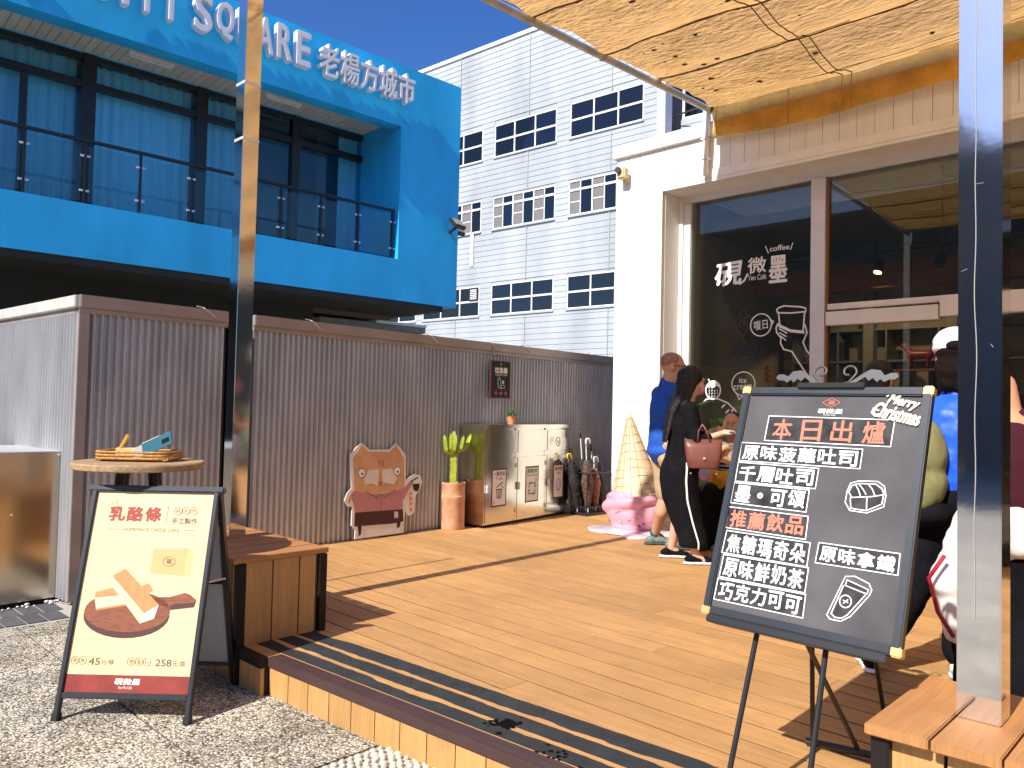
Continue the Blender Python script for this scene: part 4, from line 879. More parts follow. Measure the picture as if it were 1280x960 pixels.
sets = dict(bread=[[(0.416, -0.316), (0.439, -0.307), (0.495, -0.304), (0.516, -0.317), (0.524, -0.346), (0.522, -0.38), (0.476, -0.404), (0.425, -0.402), (0.408, -0.378), (0.409, -0.342), (0.416, -0.316)],
 [(0.421, -0.323), (0.44, -0.315), (0.491, -0.313), (0.51, -0.325), (0.519, -0.343), (0.481, -0.353), (0.425, -0.361), (0.414, -0.344), (0.421, -0.323)], [(0.421, -0.361), (0.427, -0.395), (0.474, -0.397), (0.515, -0.373), (0.517, -0.347)], [(0.47, -0.356), (0.474, -0.397)], [(0.44, -0.315), (0.456, -0.333), (0.466, -0.347)], [(0.468, -0.314), (0.483, -0.33), (0.491, -0.346)], [(.43, -.318), (.442, -.335), (.45, -.352)]],
 cup=[[(0.441, -0.602), (0.468, -0.597), (0.51, -0.611), (0.52, -0.628), (0.516, -0.644), (0.471, -0.714), (0.446, -0.733), (0.414, -0.733), (0.403, -0.723), (0.441, -0.602)], [(0.447, -0.611), (0.511, -0.629), (0.508, -0.642), (0.444, -0.628), (0.447, -0.611)], [(0.439, -0.63), (0.415, -0.716), (0.427, -0.725), (0.447, -0.724), (0.462, -0.711), (0.504, -0.646)], ring((.451, -.674), .017, .018, 16), [(.444, -.672), (.458, -.676)], [(.446, -.680), (.457, -.668)]])
for k, v in sets.items():
    MB().prism(ring((.466, -.355), .05, .042)[:-1] if k == 'bread' else [(.444, -.610), (.508, -.628), (.462, -.711), (.446, -.722), (.418, -.720)], .0006, .0011, CM).build('wiped_patch', smear, cb)
    g = MB(); [g.stroke(p, .0032, .0014, CM) for p in v]; g.build(k + '_drawing', chalk, cb)
g = MB(); g.stroke([(.288, -.052), (.300, -.045), (.317, -.037), (.334, -.045), (.345, -.052), (.334, -.060), (.317, -.068), (.300, -.060), (.288, -.052)], .002, .0014, CM); text(g, '硯', .306, -.060, .328, -.045, .0014, CM, .02); g.build('emblem', pink, cb)
g = MB(); text(g, '硯微墨', .275, -.090, .357, -.073, .0014, CM, .03, shear=.1); text(g, 'Yen Mo Cafe', .295, -.097, .335, -.092, .0014, CM, .01); g.build('brand_lettering', chalk, cb)
go = thing('christmas_ornament', 'pale wooden Merry Christmas lettering stuck on the chalkboard corner', 'ornament', tuple(CM @ Vector((.53, -.07, .01))))
om = mat('pale_wood_letters', (.80, .74, .58), .5)
g = MB(); text(g, 'Merry', .492, -.072, .588, -.030, .004, CM, .045, .003, .35, rot=-.22, zs=1); g.build('upper_word', om, go)
g = MB(); text(g, 'Christmas', .452, -.112, .600, -.062, .004, CM, .045, .003, .35, rot=-.22, zs=1); g.build('lower_word', om, go)
g = MB(); g.stroke([(.470, -.078), (.455, -.072), (.451, -.085), (.462, -.096), (.478, -.094)], .006, .004, CM, .004).stroke([(.49, -.03), (.50, -.022), (.512, -.028)], .005, .004, CM, .004); g.build('flourish', om, go)
ea = thing('easel', 'black metal easel holding the chalkboard, topped by a scrolled leaf ornament', 'easel', (2.6, 1.1, ZD))
Z = lambda u, v, n: CM @ Vector((u, v, n))
for (u0, u1) in ((.205, .165), (.385, .41)):
    a = Z(u0, -.0, -.035); b = Z(u1, -1.315, -.035); k = (a.z - ZD) / (a.z - b.z); b = a + (b - a) * k; MB().cyl(a, b, .0085, n=10).build('front_leg', black, ea, auto=.6)
MB().box(.03, .59, -.822, -.799, -.045, .03, CM).build('ledge', black, ea, bevel=.003)
MB().box(.20, .42, -.008, .012, -.05, .022, CM).build('top_clamp', black_matte, ea, bevel=.003)
for a, b in (((2.60, 1.10, 1.3), (2.87, 1.20, .20)), ((2.60, 1.0, 1.3), (3.30, 1.09, .20))): MB().cyl(a, b, .0085, n=10).build('rear_leg', black, ea, auto=.6)
MB().cyl((2.895, 1.235, .20), (2.96, .985, .20), .013, n=10).build('cross_bar', black, ea, auto=.6)
MB().bar((2.50, 1.14, .80), (2.94, 1.065, .21), .012, .012).build('brace', black, ea)
scr = mat('gunmetal', (.085, .082, .085), .45, .2)
def spiral(cx, cy, r, s0, turns, sgn):
    return [(cx + sgn * r * (1 - .62 * t / 20) * math.cos(s0 + turns * 2 * PI * t / 20), cy + r * (1 - .62 * t / 20) * math.sin(s0 + turns * 2 * PI * t / 20)) for t in range(21)]
for sg_, off in ((1, 0), (-1, 0)):
    c0 = .31; g = MB(); base = [(c0 + sg_ * .012, .012), (c0 + sg_ * .03, .035), (c0 + sg_ * .045, .055)]
    sp = spiral(c0 + sg_ * .045 - sg_ * .0, .058, .026, -.3, .85, sg_ * 1)
    g.tube([Z(a, b, -.005) for a, b in [(c0 + sg_ * .012, .012), (c0 + sg_ * .05, .022)] + [(a, b) for a, b in sp]], .0042, 6); g.build('scroll', scr, ea, smooth=True)
    leaf = [(.02, .012), (.06, .026), (.09, .050), (.115, .066), (.145, .062), (.160, .044), (.178, .052), (.196, .052), (.203, .040), (.192, .030), (.175, .030), (.16, .022), (.148, .032), (.138, .022), (.124, .036), (.112, .026), (.10, .040), (.075, .022), (.04, .012)]
    MB().prism([(c0 + sg_ * a, b) for a, b in leaf], -.008, -.003, CM).build('leaf', scr, ea)

# ================================================================== ROUND TABLE AND THINGS ON IT
TC = Vector((1.55, 4.065, 0)); ZT = 1.10
t = thing('round_table', 'tall round wooden table behind the cheese cake sign', 'table', TC)
rim = mat('weathered_wood', (.42, .28, .15), .7, var=.4, vscale=12, bump=.4, bscale=40, stretch=(1, 8, 8))
MB().lathe((TC.x, TC.y, ZT - .035), [(.298, 0), (.305, .006), (.306, .028), (.300, .035)], 48).build('tabletop', rim, t, auto=.7)
for a in (.3, 1.87, 3.44, 5.01):
    d = Vector((math.cos(a), math.sin(a), 0)); l = MB().cyl(TC + d * .10 + Vector((0, 0, ZT - .036)), TC + d * .20 + Vector((0, 0, .02)), .02, .016, 12).build('leg', warm, t, auto=.6)
    MB().cyl(TC + d * .10 + Vector((0, 0, ZT - .037)), TC + d * .113 + Vector((0, 0, ZT - .16)), .024, .023, 12).build('leg_sleeve', black, l, auto=.6)
MB().lathe((TC.x, TC.y, .40), [(.13, 0), (.14, .005), (.14, .012), (.13, .016)], 24).build('foot_ring', black, t)
TM = Matrix.Translation((TC.x + .02, TC.y + .05, ZT)) @ Matrix.Rotation(-.78, 4, 'Z') @ Matrix.Diagonal((.86, .86, 1.55, 1))
tr = thing('wicker_tray', 'flat woven tray on the round table', 'tray', tuple(TM @ Vector((0, 0, 0))))
wk = mat('wicker', (.52, .27, .07), .6, var=.4, vscale=60, bump=.6, bscale=150)
g = MB()
for k in range(26): a = -.205 + k * .0164; g.box(a, a + .012, -.13, .13, .004 + .003 * (k % 2), .009 + .003 * (k % 2), TM)
g.build('woven_base', wk, tr)
for j in range(3):
    g = MB(); pts = []
    for q in range(73):
        a = 2 * PI * q / 72; ca, sa_ = math.cos(a), math.sin(a); X = math.copysign(abs(ca) ** .45, ca) * .215; Y = math.copysign(abs(sa_) ** .45, sa_) * .14; pts.append(TM @ Vector((X + .002 * math.sin(q * 9 + j), Y, .010 + j * .010 + .0025 * math.sin(q * PI + j * PI))))
    g.tube(pts, .0065, 6); g.build('woven_rim', wk, tr, smooth=True)
bx_ = thing('snack_box', 'open white and teal cardboard box lying on the woven tray', 'box', tuple(TM @ Vector((.09, .0, .02))))
BM_ = TM @ Matrix.Translation((.085, .02, .055)) @ Matrix.Rotation(.35, 4, 'Z') @ Matrix.Rotation(-.28, 4, 'Y')
MB().box(-.075, .085, -.05, .05, -.022, .020, BM_).build('carton', mat('teal_card', (.06, .25, .36), .5), bx_, bevel=.002)
MB().box(-.075, .02, -.05, .05, .0205, .0225, BM_).build('white_flap', white_trim, bx_); MB().box(-.12, -.074, -.05, .05, -.02, .018, BM_).build('inner_carton', white_trim, bx_)
g = MB(); g.box(.03, .07, -.0515, -.0505, -.008, .006, BM_); g.build('print', black_matte, bx_)
t = thing('butter_block', 'small pale yellow cheese slab with a slice leaning on it', 'cheese', tuple(TM @ Vector((-.07, -.02, .02))))
M = TM @ Matrix.Translation((-.065, -.03, .016)) @ Matrix.Rotation(.3, 4, 'Z')
MB().box(-.055, .055, -.03, .03, 0, .026, M).build('slab', mat('butter', (.85, .66, .28), .5, var=.08, vscale=30), t, bevel=.004)
MB().box(-.028, .04, -.028, .028, .02, .034, M @ Matrix.Translation((.0, 0, .02)) @ Matrix.Rotation(-.85, 4, 'Y')).build('slice', mat('cheese_yellow', (.85, .45, .06), .5), t, bevel=.003)

# ================================================================== RECYCLING CABINET
RA = math.radians(8.0); RM = Matrix.Translation((5.60, 5.755 - .0, ZD)) @ Matrix.Rotation(RA, 4, 'Z')
rc = thing('recycling_cabinet', 'polished steel recycling cabinet with three doors and posters', 'bins', (5.6, 5.755, ZD))
def RB(name, m, *a, bevel=0., par=None): return MB().box(*a, M=RM).build(name, m, par or rc, bevel=bevel)
DV = [0, .56, 1.14, 1.63]; HT = 1.03; DP = .30
ss = mat('mirror_sheet', (.72, .68, .60), .16, 1., var=.08, vscale=3, bump=.22, bscale=3.2)
RB('carcass', ss, .0, DV[3], .012, DP, .03, HT - .01); RB('plinth', black_matte, .03, DV[3] - .03, .03, DP, 0, .03)
RB('top', ss, -.03, DV[3] + .03, -.015, DP + .02, HT - .01, HT + .03, bevel=.004)
for i in range(4): RB('stile', ss, max(DV[i] - .018, 0), min(DV[i] + .018, DV[3]), -.002, .0119, .04, HT - .012, bevel=.002)
RB('mid_rail', ss, .02, DV[3] - .02, -.001, .0118, .715, .755, bevel=.002)
for i in range(3):
    a, b = DV[i] + .022, DV[i + 1] - .022
    f = RB('flap', ss, a, b, -.006, .010, .762, 1.0, bevel=.002)
    d = RB('door', ss, a, b, -.006, .010, .05, .708, bevel=.002)
    MB().box(a - .002, a + .024, -.03, -.007, .36, .44, RM).build('door_latch', alu, d, bevel=.003)
    g = MB(); [g.cyl(RM @ Vector((b + .006, -.012, z)), RM @ Vector((b + .006, -.012, z + .05)), .007, n=8) for z in (.12, .60)]; g.build('hinge', alu, d)
    pa, pb = ((.12, .38), (.17, .43), (.15, .37))[i]; pa += DV[i]; pb += DV[i]
    for nm, m_, e, zz in (('poster_border', mat('maroon_edge', (.10, .015, .012), .5), .0, -.0075), ('poster', mat('poster_paper', (.78, .74, .78), .5), .016, -.0085)): MB().box(pa + e, pb - e, zz, zz + .001, .205 + e, .60 - e, RM).build(nm, m_, d)
    PM = RM @ Matrix(((1, 0, 0, 0), (0, 0, -1, -.0088), (0, 1, 0, 0), (0, 0, 0, 1)))
    w = pb - pa; ic = (black_matte, mat('green_print', (.02, .22, .07), .6), mat('blue_print', (.10, .16, .45), .6))[i]
    g = MB(); text(g, ('一般垃圾', '資源回收', '寶特瓶')[i], pa + .03, .525, pb - .03, .572, .0, PM, .03); text(g, ('Trash', 'Recycling', 'Plastic')[i], pa + (.07 if i != 1 else .035), .485, pb - (.07 if i != 1 else .035), .515, .0, PM, .015); g.build('poster_lettering', (redp, ic, redp)[i] if i else mat('dark_print', (.05, .02, .03), .6), d)
    g = MB(); cx, cz = (pa + pb) / 2, .355
    if i == 0:
        g.stroke([(cx - .045, cz + .03), (cx - .032, cz - .06), (cx + .032, cz - .06), (cx + .045, cz + .03), (cx - .045, cz + .03)], .009, 0, PM)
        for q in (-.017, 0.002, .02): g.stroke([(cx + q, cz + .02), (cx + q * .8, cz - .05)], .007, .0, PM)
        g.stroke([(cx - .04, cz + .055), (cx + .06, cz + .10)], .011, 0, PM); g.stroke([(cx + .05, cz + .06), (cx + .07, cz + .04)], .008, 0, PM)
    elif i == 1:
        for q in range(4):
            r_ = q * PI / 2; rt = lambda x, y: (cx + x * math.cos(r_) - y * math.sin(r_), cz + x * math.sin(r_) + y * math.cos(r_))
            g.stroke([rt(.012, .058), rt(.058, .058), rt(.058, .022)], .014, 0, PM); g.prism([rt(.035, .028), rt(.081, .028), rt(.058, .0)], .0, .0008, PM)
    else:
        g.stroke(ring((cx, cz + .01), .052, .06, 20), .006, 0, PM); g.stroke([(cx - .02, cz + .05), (cx - .03, cz - .05), (cx + .02, cz - .06), (cx + .025, cz + .04)], .008, 0, PM)
    g.build('poster_icon', ic, d)
    if i < 2:
        g = MB(); g.box(pb - .07 if i else pa + .025, pb - .035 if i else pa + .06, -.0095, -.0088, .43 if i else .235, .465 if i else .27, RM); g.build('poster_stamp', mat('peach_print', (.75, .38, .25), .6), d)
g = MB(); PM = RM @ Matrix(((1, 0, 0, 0), (0, 0, -1, -.0068), (0, 1, 0, 0), (0, 0, 0, 1))); g.stroke(ring((DV[2] + .24, .86), .045, .05, 20), .008, 0, PM); g.stroke([(DV[2] + .22, .88), (DV[2] + .25, .84), (DV[2] + .265, .875)], .007, 0, PM); g.stroke(ring((DV[2] + .21, .62), .025, .02, 14), .004, 0, PM); g.build('etched_logo', mat('etch_dark', (.10, .09, .08), .6), rc)
def leafy(name_par, c, n, R, H, size, m, seed, droop=.3):
    rr = random.Random(seed); g = MB()
    for k in range(n):
        a = rr.uniform(0, 2 * PI); el = rr.uniform(.1, 1.3); r = R * rr.uniform(.3, 1); b = Vector(c) + Vector((math.cos(a) * math.cos(el) * r, math.sin(a) * math.cos(el) * r, math.sin(el) * H * rr.uniform(.5, 1)))
        d = Vector((math.cos(a), math.sin(a), rr.uniform(-droop, .6))).normalized(); s = d.cross(Vector((0, 0, 1))).normalized(); L = size * rr.uniform(.7, 1.2); w = L * .32; u = s.cross(d)
        g.add([b, b + d * L * .3 + s * w, b + d * L * .7 + s * w * .8 - u * L * .05, b + d * L - u * L * .15, b + d * L * .7 - s * w * .8 - u * L * .05, b + d * L * .3 - s * w, b + d * L * .5 - u * L * .06], [(0, 1, 6), (1, 2, 6), (2, 3, 6), (3, 4, 6), (4, 5, 6), (5, 0, 6)])
    return g.build('leaf_cluster', m, name_par)
leafm = mat('leaf_green', (.07, .22, .02), .45, var=.3, vscale=20); terra = mat('terracotta', (.55, .20, .085), .7, var=.15, vscale=20)
q = RM @ Vector((.62, .12, HT + .031)); t = thing('small_pot_plant', 'tiny green plant in a terracotta pot on top of the steel cabinet', 'plant', q)
MB().lathe(q, [(.038, 0), (.050, .06), (.054, .062), (.054, .082), (.046, .082), (.044, .07)], 20).build('pot', terra, t, auto=.6); leafy(t, q + Vector((0, 0, .08)), 60, .06, .07, .045, leafm, 4)
q = RM @ Vector((1.76, .12, 0)); t = thing('planter', 'tapered white planter tucked behind the right end of the steel cabinet', 'planter', q)
MB().lathe(q, [(.075, 0), (.12, .42), (.125, .44), (.11, .44), (.10, .40)], 4 * 6).build('pot', mat('cream_pot', (.70, .62, .45), .6), t, auto=.6); leafy(t, q + Vector((0, 0, .44)), 20, .05, .45, .16, leafm, 9)

# cactus
q = Vector((5.372, 5.965, ZD)); t = thing('cactus_plant', 'tall yellow green cactus in a cylindrical terracotta pot by the shed wall', 'cactus', q)
MB().lathe(q, [(.118, 0), (.122, .01), (.120, .30), (.123, .305), (.123, .335), (.119, .34), (.119, .44), (.124, .45), (.124, .47), (.108, .47), (.105, .44)], 36).build('pot', mat('pale_terracotta', (.62, .33, .20), .8, var=.3, vscale=9, bump=.2, bscale=40), t, auto=.6)
MB().lathe(q + Vector((0, 0, .43)), [(.10, 0), (.10, .012)], 20).build('soil', mat('soil', (.05, .03, .02), .9), t)
cac = mat('cactus_green', (.33, .42, .035), .5, var=.25, vscale=15)
def ridged(pts, r):
    g = MB(); n = 16; P = [Vector(p) for p in pts]; N = 14; k = []
    for i in range(N + 1):
        s = i / N * (len(P) - 1); a = min(int(s), len(P) - 2); k.append(P[a].lerp(P[a + 1], s - a))
    o = []
    for i, p in enumerate(k):
        d = (k[min(i + 1, N)] - k[max(i - 1, 0)]).normalized(); a = d.cross(Vector((0, 1, .01))).normalized(); b = d.cross(a)
        rr_ = r * (1 if i < N - 1 else .6 if i < N else .15) * (1 + .12 * math.sin(i * 2.6))
        for j in range(n): w = rr_ * (1 if j % 4 == 0 else .62 if j % 4 == 2 else .76); o.append(tuple(p + w * (math.cos(2 * PI * j / n) * a + math.sin(2 * PI * j / n) * b)))
    g.add(o, [(i * n + j, i * n + (j + 1) % n, (i + 1) * n + (j + 1) % n, (i + 1) * n + j) for i in range(N) for j in range(n)] + [tuple(N * n + j for j in range(n))]); return g
B0_ = Vector((5.36, 5.96, 0)); V = lambda dx, z, dy=0: (B0_.x + dx, B0_.y + dy, z)
ridged([V(0, .62), V(.005, .80), V(0, .98)], .045).build('stem', cac, t, auto=.9)
for pts, r in (([V(0, .93, .0), V(-.07, .99, -.03), V(-.09, 1.15, -.05)], .02), ([V(0, .95), V(-.01, 1.05), V(.0, 1.17)], .03), ([V(-.01, .93), V(-.10, .97), V(-.13, 1.13)], .026), ([V(0, .93), V(.09, .97), V(.12, 1.10)], .028), ([V(.0, .95), V(.12, 1.0, -.05), V(.18, 1.14, -.06)], .026), ([V(0, .93), V(.05, 1.0, -.05), V(.06, 1.12, -.08)], .025), ([V(-.02, .94), V(-.05, .98, -.06), V(-.06, 1.08, -.08)], .024), ([V(0, .96), V(.07, 1.0, .05), V(.08, 1.14, .07)], .024)):
    ridged(pts, r).build('arm', cac, t, auto=.9)

# framed black wall sign
SM = frame((5.925, 6.035, 1.93), (cu.x, cu.y, 0), (0, 0, 1))
t = thing('wall_sign', 'narrow black sign with a dark red border hung high on the corrugated wall', 'sign', (6.09, 6.04, 1.5))
MB().box(0, .325, -.41, 0, .0, .012, SM).build('border', mat('maroon_frame', (.12, .015, .02), .5), t); MB().box(.015, .31, -.397, -.013, .012, .0155, SM).build('panel', black_matte, t)
g = MB(); text(g, '垃圾桶', .06, -.14, .265, -.07, .0165, SM, .04); text(g, 'TRASH CAN', .065, -.165, .26, -.148, .0165, SM, .01); text(g, '硯', .15, -.05, .175, -.03, .0165, SM, 0); g.build('lettering', wht, t)
g = MB(); g.stroke([(.11, -.2), (.12, -.29), (.155, -.30), (.16, -.21), (.11, -.2)], .006, .0165, SM).stroke([(.12, -.19), (.135, -.175), (.15, -.19)], .005, .0165, SM); g.box(.18, .215, -.25, -.215, .0165, .0175, SM); g.stroke([(.17, -.3), (.22, -.30), (.22, -.265), (.17, -.265), (.17, -.3)], .006, .0165, SM); g.build('icon', mat('pale_blue_print', (.45, .62, .66), .6), t)
g = MB()
for k, c in enumerate((.085, .165, .245)): g.prism([(c - .03, -.355), (c, -.33), (c + .03, -.355), (c, -.385)], .0165, .0175, SM); g.stroke([(c, -.33), (c, -.315)], .008, .0165, SM)
g.build('ornament', mat('rust_print', (.35, .06, .04), .6), t)

# cartoon animal standee (generic)
KM = frame((0, 5.685, 0), (cu.x, cu.y, 0), (-.07 * cn.x, -.07 * cn.y, 1))
cat = thing('cat_standee', 'flat cartoon cat cutout in a pink shirt leaning on the corrugated wall', 'cutout', (4.5, 5.93, ZD))
out = [(4.164, 0.997), (4.215, 1.04), (4.261, 1.069), (4.352, 1.003), (4.59, 0.999), (4.675, 1.06), (4.74, 1.0), (4.798, 0.936), (4.792, 0.700), (4.85, .735), (4.91, 0.751), (4.98, 0.736), (5.006, 0.666), (4.975, .60), (4.918, 0.546), (4.894, 0.387), (4.85, .355), (4.803, 0.357), (4.775, 0.40), (4.761, 0.3), (4.752, 0.20), (4.166, 0.20), (4.173, 0.28), (4.129, 0.327), (4.143, 0.493), (4.10, .495), (4.057, 0.552), (4.09, .62), (4.137, 0.66), (4.126, 0.966)]
MB().prism(out, -.012, 0, KM).build('backing_board', mat('cream_board', (.74, .70, .66), .6), cat, bevel=.002)
def K(name, col, poly, z): MB().prism(poly, z, z + .0006, KM).build(name, mat('standee_' + name, col, .55, var=.06, vscale=12), cat)
K('fur', (.62, .33, .17), [(4.16, 0.923), (4.262, 1.047), (4.339, 0.980), (4.591, 0.976), (4.676, 1.04), (4.769, 0.903), (4.772, 0.623), (4.60, .60), (4.477, 0.597), (4.3, .605), (4.17, 0.644)], .0004)
K('shirt', (.48, .20, .20), [(4.164, 0.639), (4.33, .60), (4.477, .588), (4.62, .60), (4.764, 0.623), (4.86, .70), (4.88, .67), (4.79, .56), (4.742, .50), (4.742, 0.424), (4.171, 0.439), (4.165, .50), (4.125, .60)], .0012)
K('trousers', (.055, .012, .012), [(4.171, 0.439), (4.742, 0.424), (4.746, 0.307), (4.6, .30), (4.162, 0.315)], .0020)
K('leg_left', (.02, .01, .012), [(4.20, .315), (4.245, .315), (4.235, .235), (4.19, .225), (4.21, .24)], .0021); K('leg_right', (.02, .01, .012), [(4.66, .31), (4.71, .31), (4.70, .26), (4.655, .245), (4.668, .26)], .0021)
for a in (4.395, 4.555): K('muzzle', (.66, .60, .54), [(a - .06, .815), (a + .06, .815), (a + (.12 if a > 4.5 else .055), .72), (a + (.08 if a > 4.5 else .05), .665), (a - .03, .69), (a - (.10 if a < 4.5 else .055), .68), (a - (.12 if a < 4.5 else .055), .73)], .0022)
K('nose', (.42, .13, .06), [(4.44, .70), (4.505, .70), (4.475, .655)], .0030)
for a in (4.255, 4.68): K('eye_rim', (.25, .12, .07), ring((a, .79), .044)[:-1], .0024); K('eye_white', (.80, .78, .72), ring((a, .79), .037)[:-1], .0031); K('pupil', (.01, .01, .01), ring((a + .005, .783), .011)[:-1], .0038)
g = MB(); [g.stroke([(4.455 + k * .028, .90), (4.457 + k * .028, .84)], .004, .0024, KM) for k in range(3)]; [g.stroke([(4.476, .56 - k * .03), (4.478, .556 - k * .03)], .006, .0024, KM) for k in range(5)]
g.stroke([(4.30, .62), (4.42, .555), (4.476, .59), (4.52, .555), (4.66, .615)], .004, .0024, KM).stroke([(4.86, .68), (4.90, .70), (4.94, .715)], .012, .003, KM); g.build('ink_lines', black_matte, cat)
K('cup', (.02, .01, .01), [(4.875, .655), (4.965, .655), (4.96, .61), (4.935, .58), (4.90, .585), (4.88, .61)], .0030); K('pill', (.62, .24, .04), [(4.825, .57), (4.845, .585), (4.865, .57), (4.862, .40), (4.845, .385), (4.828, .40)], .0030); K('paw', (.62, .33, .17), [(4.10, .56), (4.125, .60), (4.145, .58), (4.12, .53), (4.095, .525)], .0030)
g = MB(); 
for i, ch in enumerate('大太陽'): text(g, ch, 4.832, .525 - i * .05, 4.860, .56 - i * .05, .0045, KM, .02)
text(g, '硯微', 4.63, .345, 4.68, .41, .0045, KM, .03); g.build('lettering', wht, cat)

# umbrella stand and umbrellas
t = thing('umbrella_stand', 'black wire umbrella stand beside the white cafe corner', 'stand', (7.42, 5.62, ZD))
g = MB(); UX, UY = 7.42, 5.80
for (a, b) in ((-.22, -.12), (.22, -.12), (.22, .12), (-.22, .12)): g.cyl((UX + a, UY + b, ZD), (UX + a, UY + b, ZD + .5), .008, n=6)
for z in (.1, .5):
    for p, q_ in (((-.22, -.12), (.22, -.12)), ((.22, -.12), (.22, .12)), ((.22, .12), (-.22, .12)), ((-.22, .12), (-.22, -.12)), ((0, -.12), (0, .12))): g.cyl((UX + p[0], UY + p[1], ZD + z), (UX + q_[0], UY + q_[1], ZD + z), .006, n=6)
g.build('wire_frame', black, t); MB().box(UX - .22, UX + .22, UY - .12, UY + .12, ZD + .002, ZD + .03).build('drip_pan', black, t)
ulab = [('black folded umbrella with a yellow hooked handle, nearest the steel cabinet', (.75, .52, .08), (.015, .015, .018)), ('folded umbrella with a white hooked handle and brown floral cloth', (.8, .8, .78), (.10, .06, .04)), ('black umbrella with a straight black handle standing tallest in the stand', (.02, .02, .02), (.02, .02, .025)),
        ('folded umbrella in dusty rose cloth with a white shaft leaning outwards', (.75, .75, .75), (.26, .10, .07)), ('black umbrella with a thin black hooked handle by the white wall', (.015, .015, .015), (.012, .012, .014)), ('dark grey umbrella slumped low in the stand', (.10, .10, .1), (.03, .03, .035))]
for i, (lab, hc, cc) in enumerate(ulab):
    bx0 = UX - .18 + i * .072; b = Vector((bx0, UY + (-.05 if i % 2 else .05), ZD + .04)); top = b + Vector((rnd.uniform(-.10, .02) - (.05 if i == 0 else 0), rnd.uniform(-.03, .06), (.60, .78, .86, .56, .70, .50)[i])); d = (top - b).normalized()
    u_ = thing('umbrella', lab, 'umbrella', b, 'umbrellas in the stand')
    hm, cm_ = mat('umbrella_handle_%d' % i, hc, .4), mat('umbrella_cloth_%d' % i, cc, .8, var=.5, vscale=40)
    organic('cloth', [('c', b + d * .08, b + d * .35, .035, .075), ('c', b + d * .35, b + d * (.58 if i != 3 else .48), .075, .04)], cm_, u_, .008, 3, .02, .04)
    MB().cyl(b, top, .007, n=8).build('shaft', hm if i == 3 else alu, u_)
    hk = [top + Vector((0, 0, 0))]; s = Vector((-.7, .0, 0)) if i % 2 == 0 else Vector((.7, 0, 0))
    if i != 2:
        for q in range(9): an = PI * q / 8; hk.append(top + d * (.05 + .035 * math.sin(an)) + s * .05 * (1 - math.cos(an)))
        hk.append(hk[-1] - d * .03)
    else: hk.append(top + d * .10)
    MB().tube(hk, .011, 8).build('handle', hm, u_, smooth=True)

# melted ice-cream cone sculpture
ic = thing('ice_cream_sculpture', 'giant upside down ice cream cone melting pink onto the deck by the white wall', 'sculpture', (6.75, 4.75, ZD))
apex = Vector((6.93, 4.92, 1.40)); base = Vector((6.84, 4.72, .47)); ax_ = (apex - base).normalized(); u1_ = ax_.cross(Vector((1, 0, 0))).normalized(); u2_ = ax_.cross(u1_)
n = 40; vs = []
for i in range(13):
    t_ = i / 12; r = .29 * (1 - t_) + .012 * t_; P = base.lerp(apex, t_)
    for j in range(n): a = 2 * PI * j / n; vs.append(tuple(P + r * (math.cos(a) * u1_ + math.sin(a) * u2_)))
g = MB(); g.add(vs, [(i * n + j, i * n + (j + 1) % n, (i + 1) * n + (j + 1) % n, (i + 1) * n + j) for i in range(12) for j in range(n)] + [tuple(12 * n + j for j in range(n))]); g.build('wafer_cone', mat('wafer', (.64, .50, .32), .6, var=.1, vscale=10), ic, smooth=True)
g = MB(); L_ = (apex - base).length
for k in range(16):
    a = 2 * PI * k / 16; g.tube([base.lerp(apex, t_) + (.2915 * (1 - t_) + .0135 * t_) * (math.cos(a) * u1_ + math.sin(a) * u2_) for t_ in (0, .3, .6, .93)], .003, 4)
for k in range(10):
    t_ = .06 + k * .095; r = .2915 * (1 - t_) + .0135 * t_; g.tube([base.lerp(apex, t_ + .012 * math.sin(q * 1.3 + k)) + r * (math.cos(2 * PI * q / 24) * u1_ + math.sin(2 * PI * q / 24) * u2_) for q in range(25)], .003, 4)
g.build('wafer_grid', mat('wafer_line', (.42, .24, .09), .7), ic)
pk = mat('pink_icing', (.78, .36, .46), .28, coat=.4, var=.06, vscale=4); pk2 = mat('pale_pink_puddle', (.82, .66, .72), .2, coat=.5)
pr = [('e', (6.79, 4.69, .37), (.31, .33, .20)), ('e', (6.74, 4.70, .24), (.22, .24, .08))]
for k in range(30): a = k * .2094; r = .265 + .012 * math.sin(k * 1.1); pr.append(('e', (6.82 + r * math.cos(a), 4.72 + r * math.sin(a), .515 + .035 * math.sin(k * .55)), (.06, .06, .048)))
for k in range(5): a = 2.3 + k * .7; pr.append(('c', (6.80 + .27 * math.cos(a), 4.70 + .27 * math.sin(a), .50), (6.79 + .285 * math.cos(a + .1), 4.70 + .29 * math.sin(a + .1), .36 + .05 * (k % 3)), .055, .03))
for k in range(14): a = 1.9 + k * .2; pr.append(('c', (6.80 + .30 * math.cos(a), 4.70 + .31 * math.sin(a), .40 + .012 * k), (6.80 + .30 * math.cos(a + .2), 4.70 + .31 * math.sin(a + .2), .412 + .012 * k), .052 + .012 * math.sin(k), .055 + .012 * math.sin(k + 1)))
organic('melting_scoop', pr, pk, ic, .014, 8)
pr = [('e', (6.70, 4.70, .19), (.36, .40, .028)), ('e', (6.50, 4.88, .186), (.16, .20, .022)), ('e', (6.42, 4.45, .186), (.17, .14, .022)), ('e', (6.62, 5.03, .186), (.18, .13, .02)), ('e', (6.8, 4.35, .186), (.2, .14, .02))]
organic('puddle', pr, pk2, ic, .012, 3)
rr = random.Random(5); cs = [(.25, .02, .05), (.10, .02, .12), (.5, .25, .03), (.05, .08, .25)]
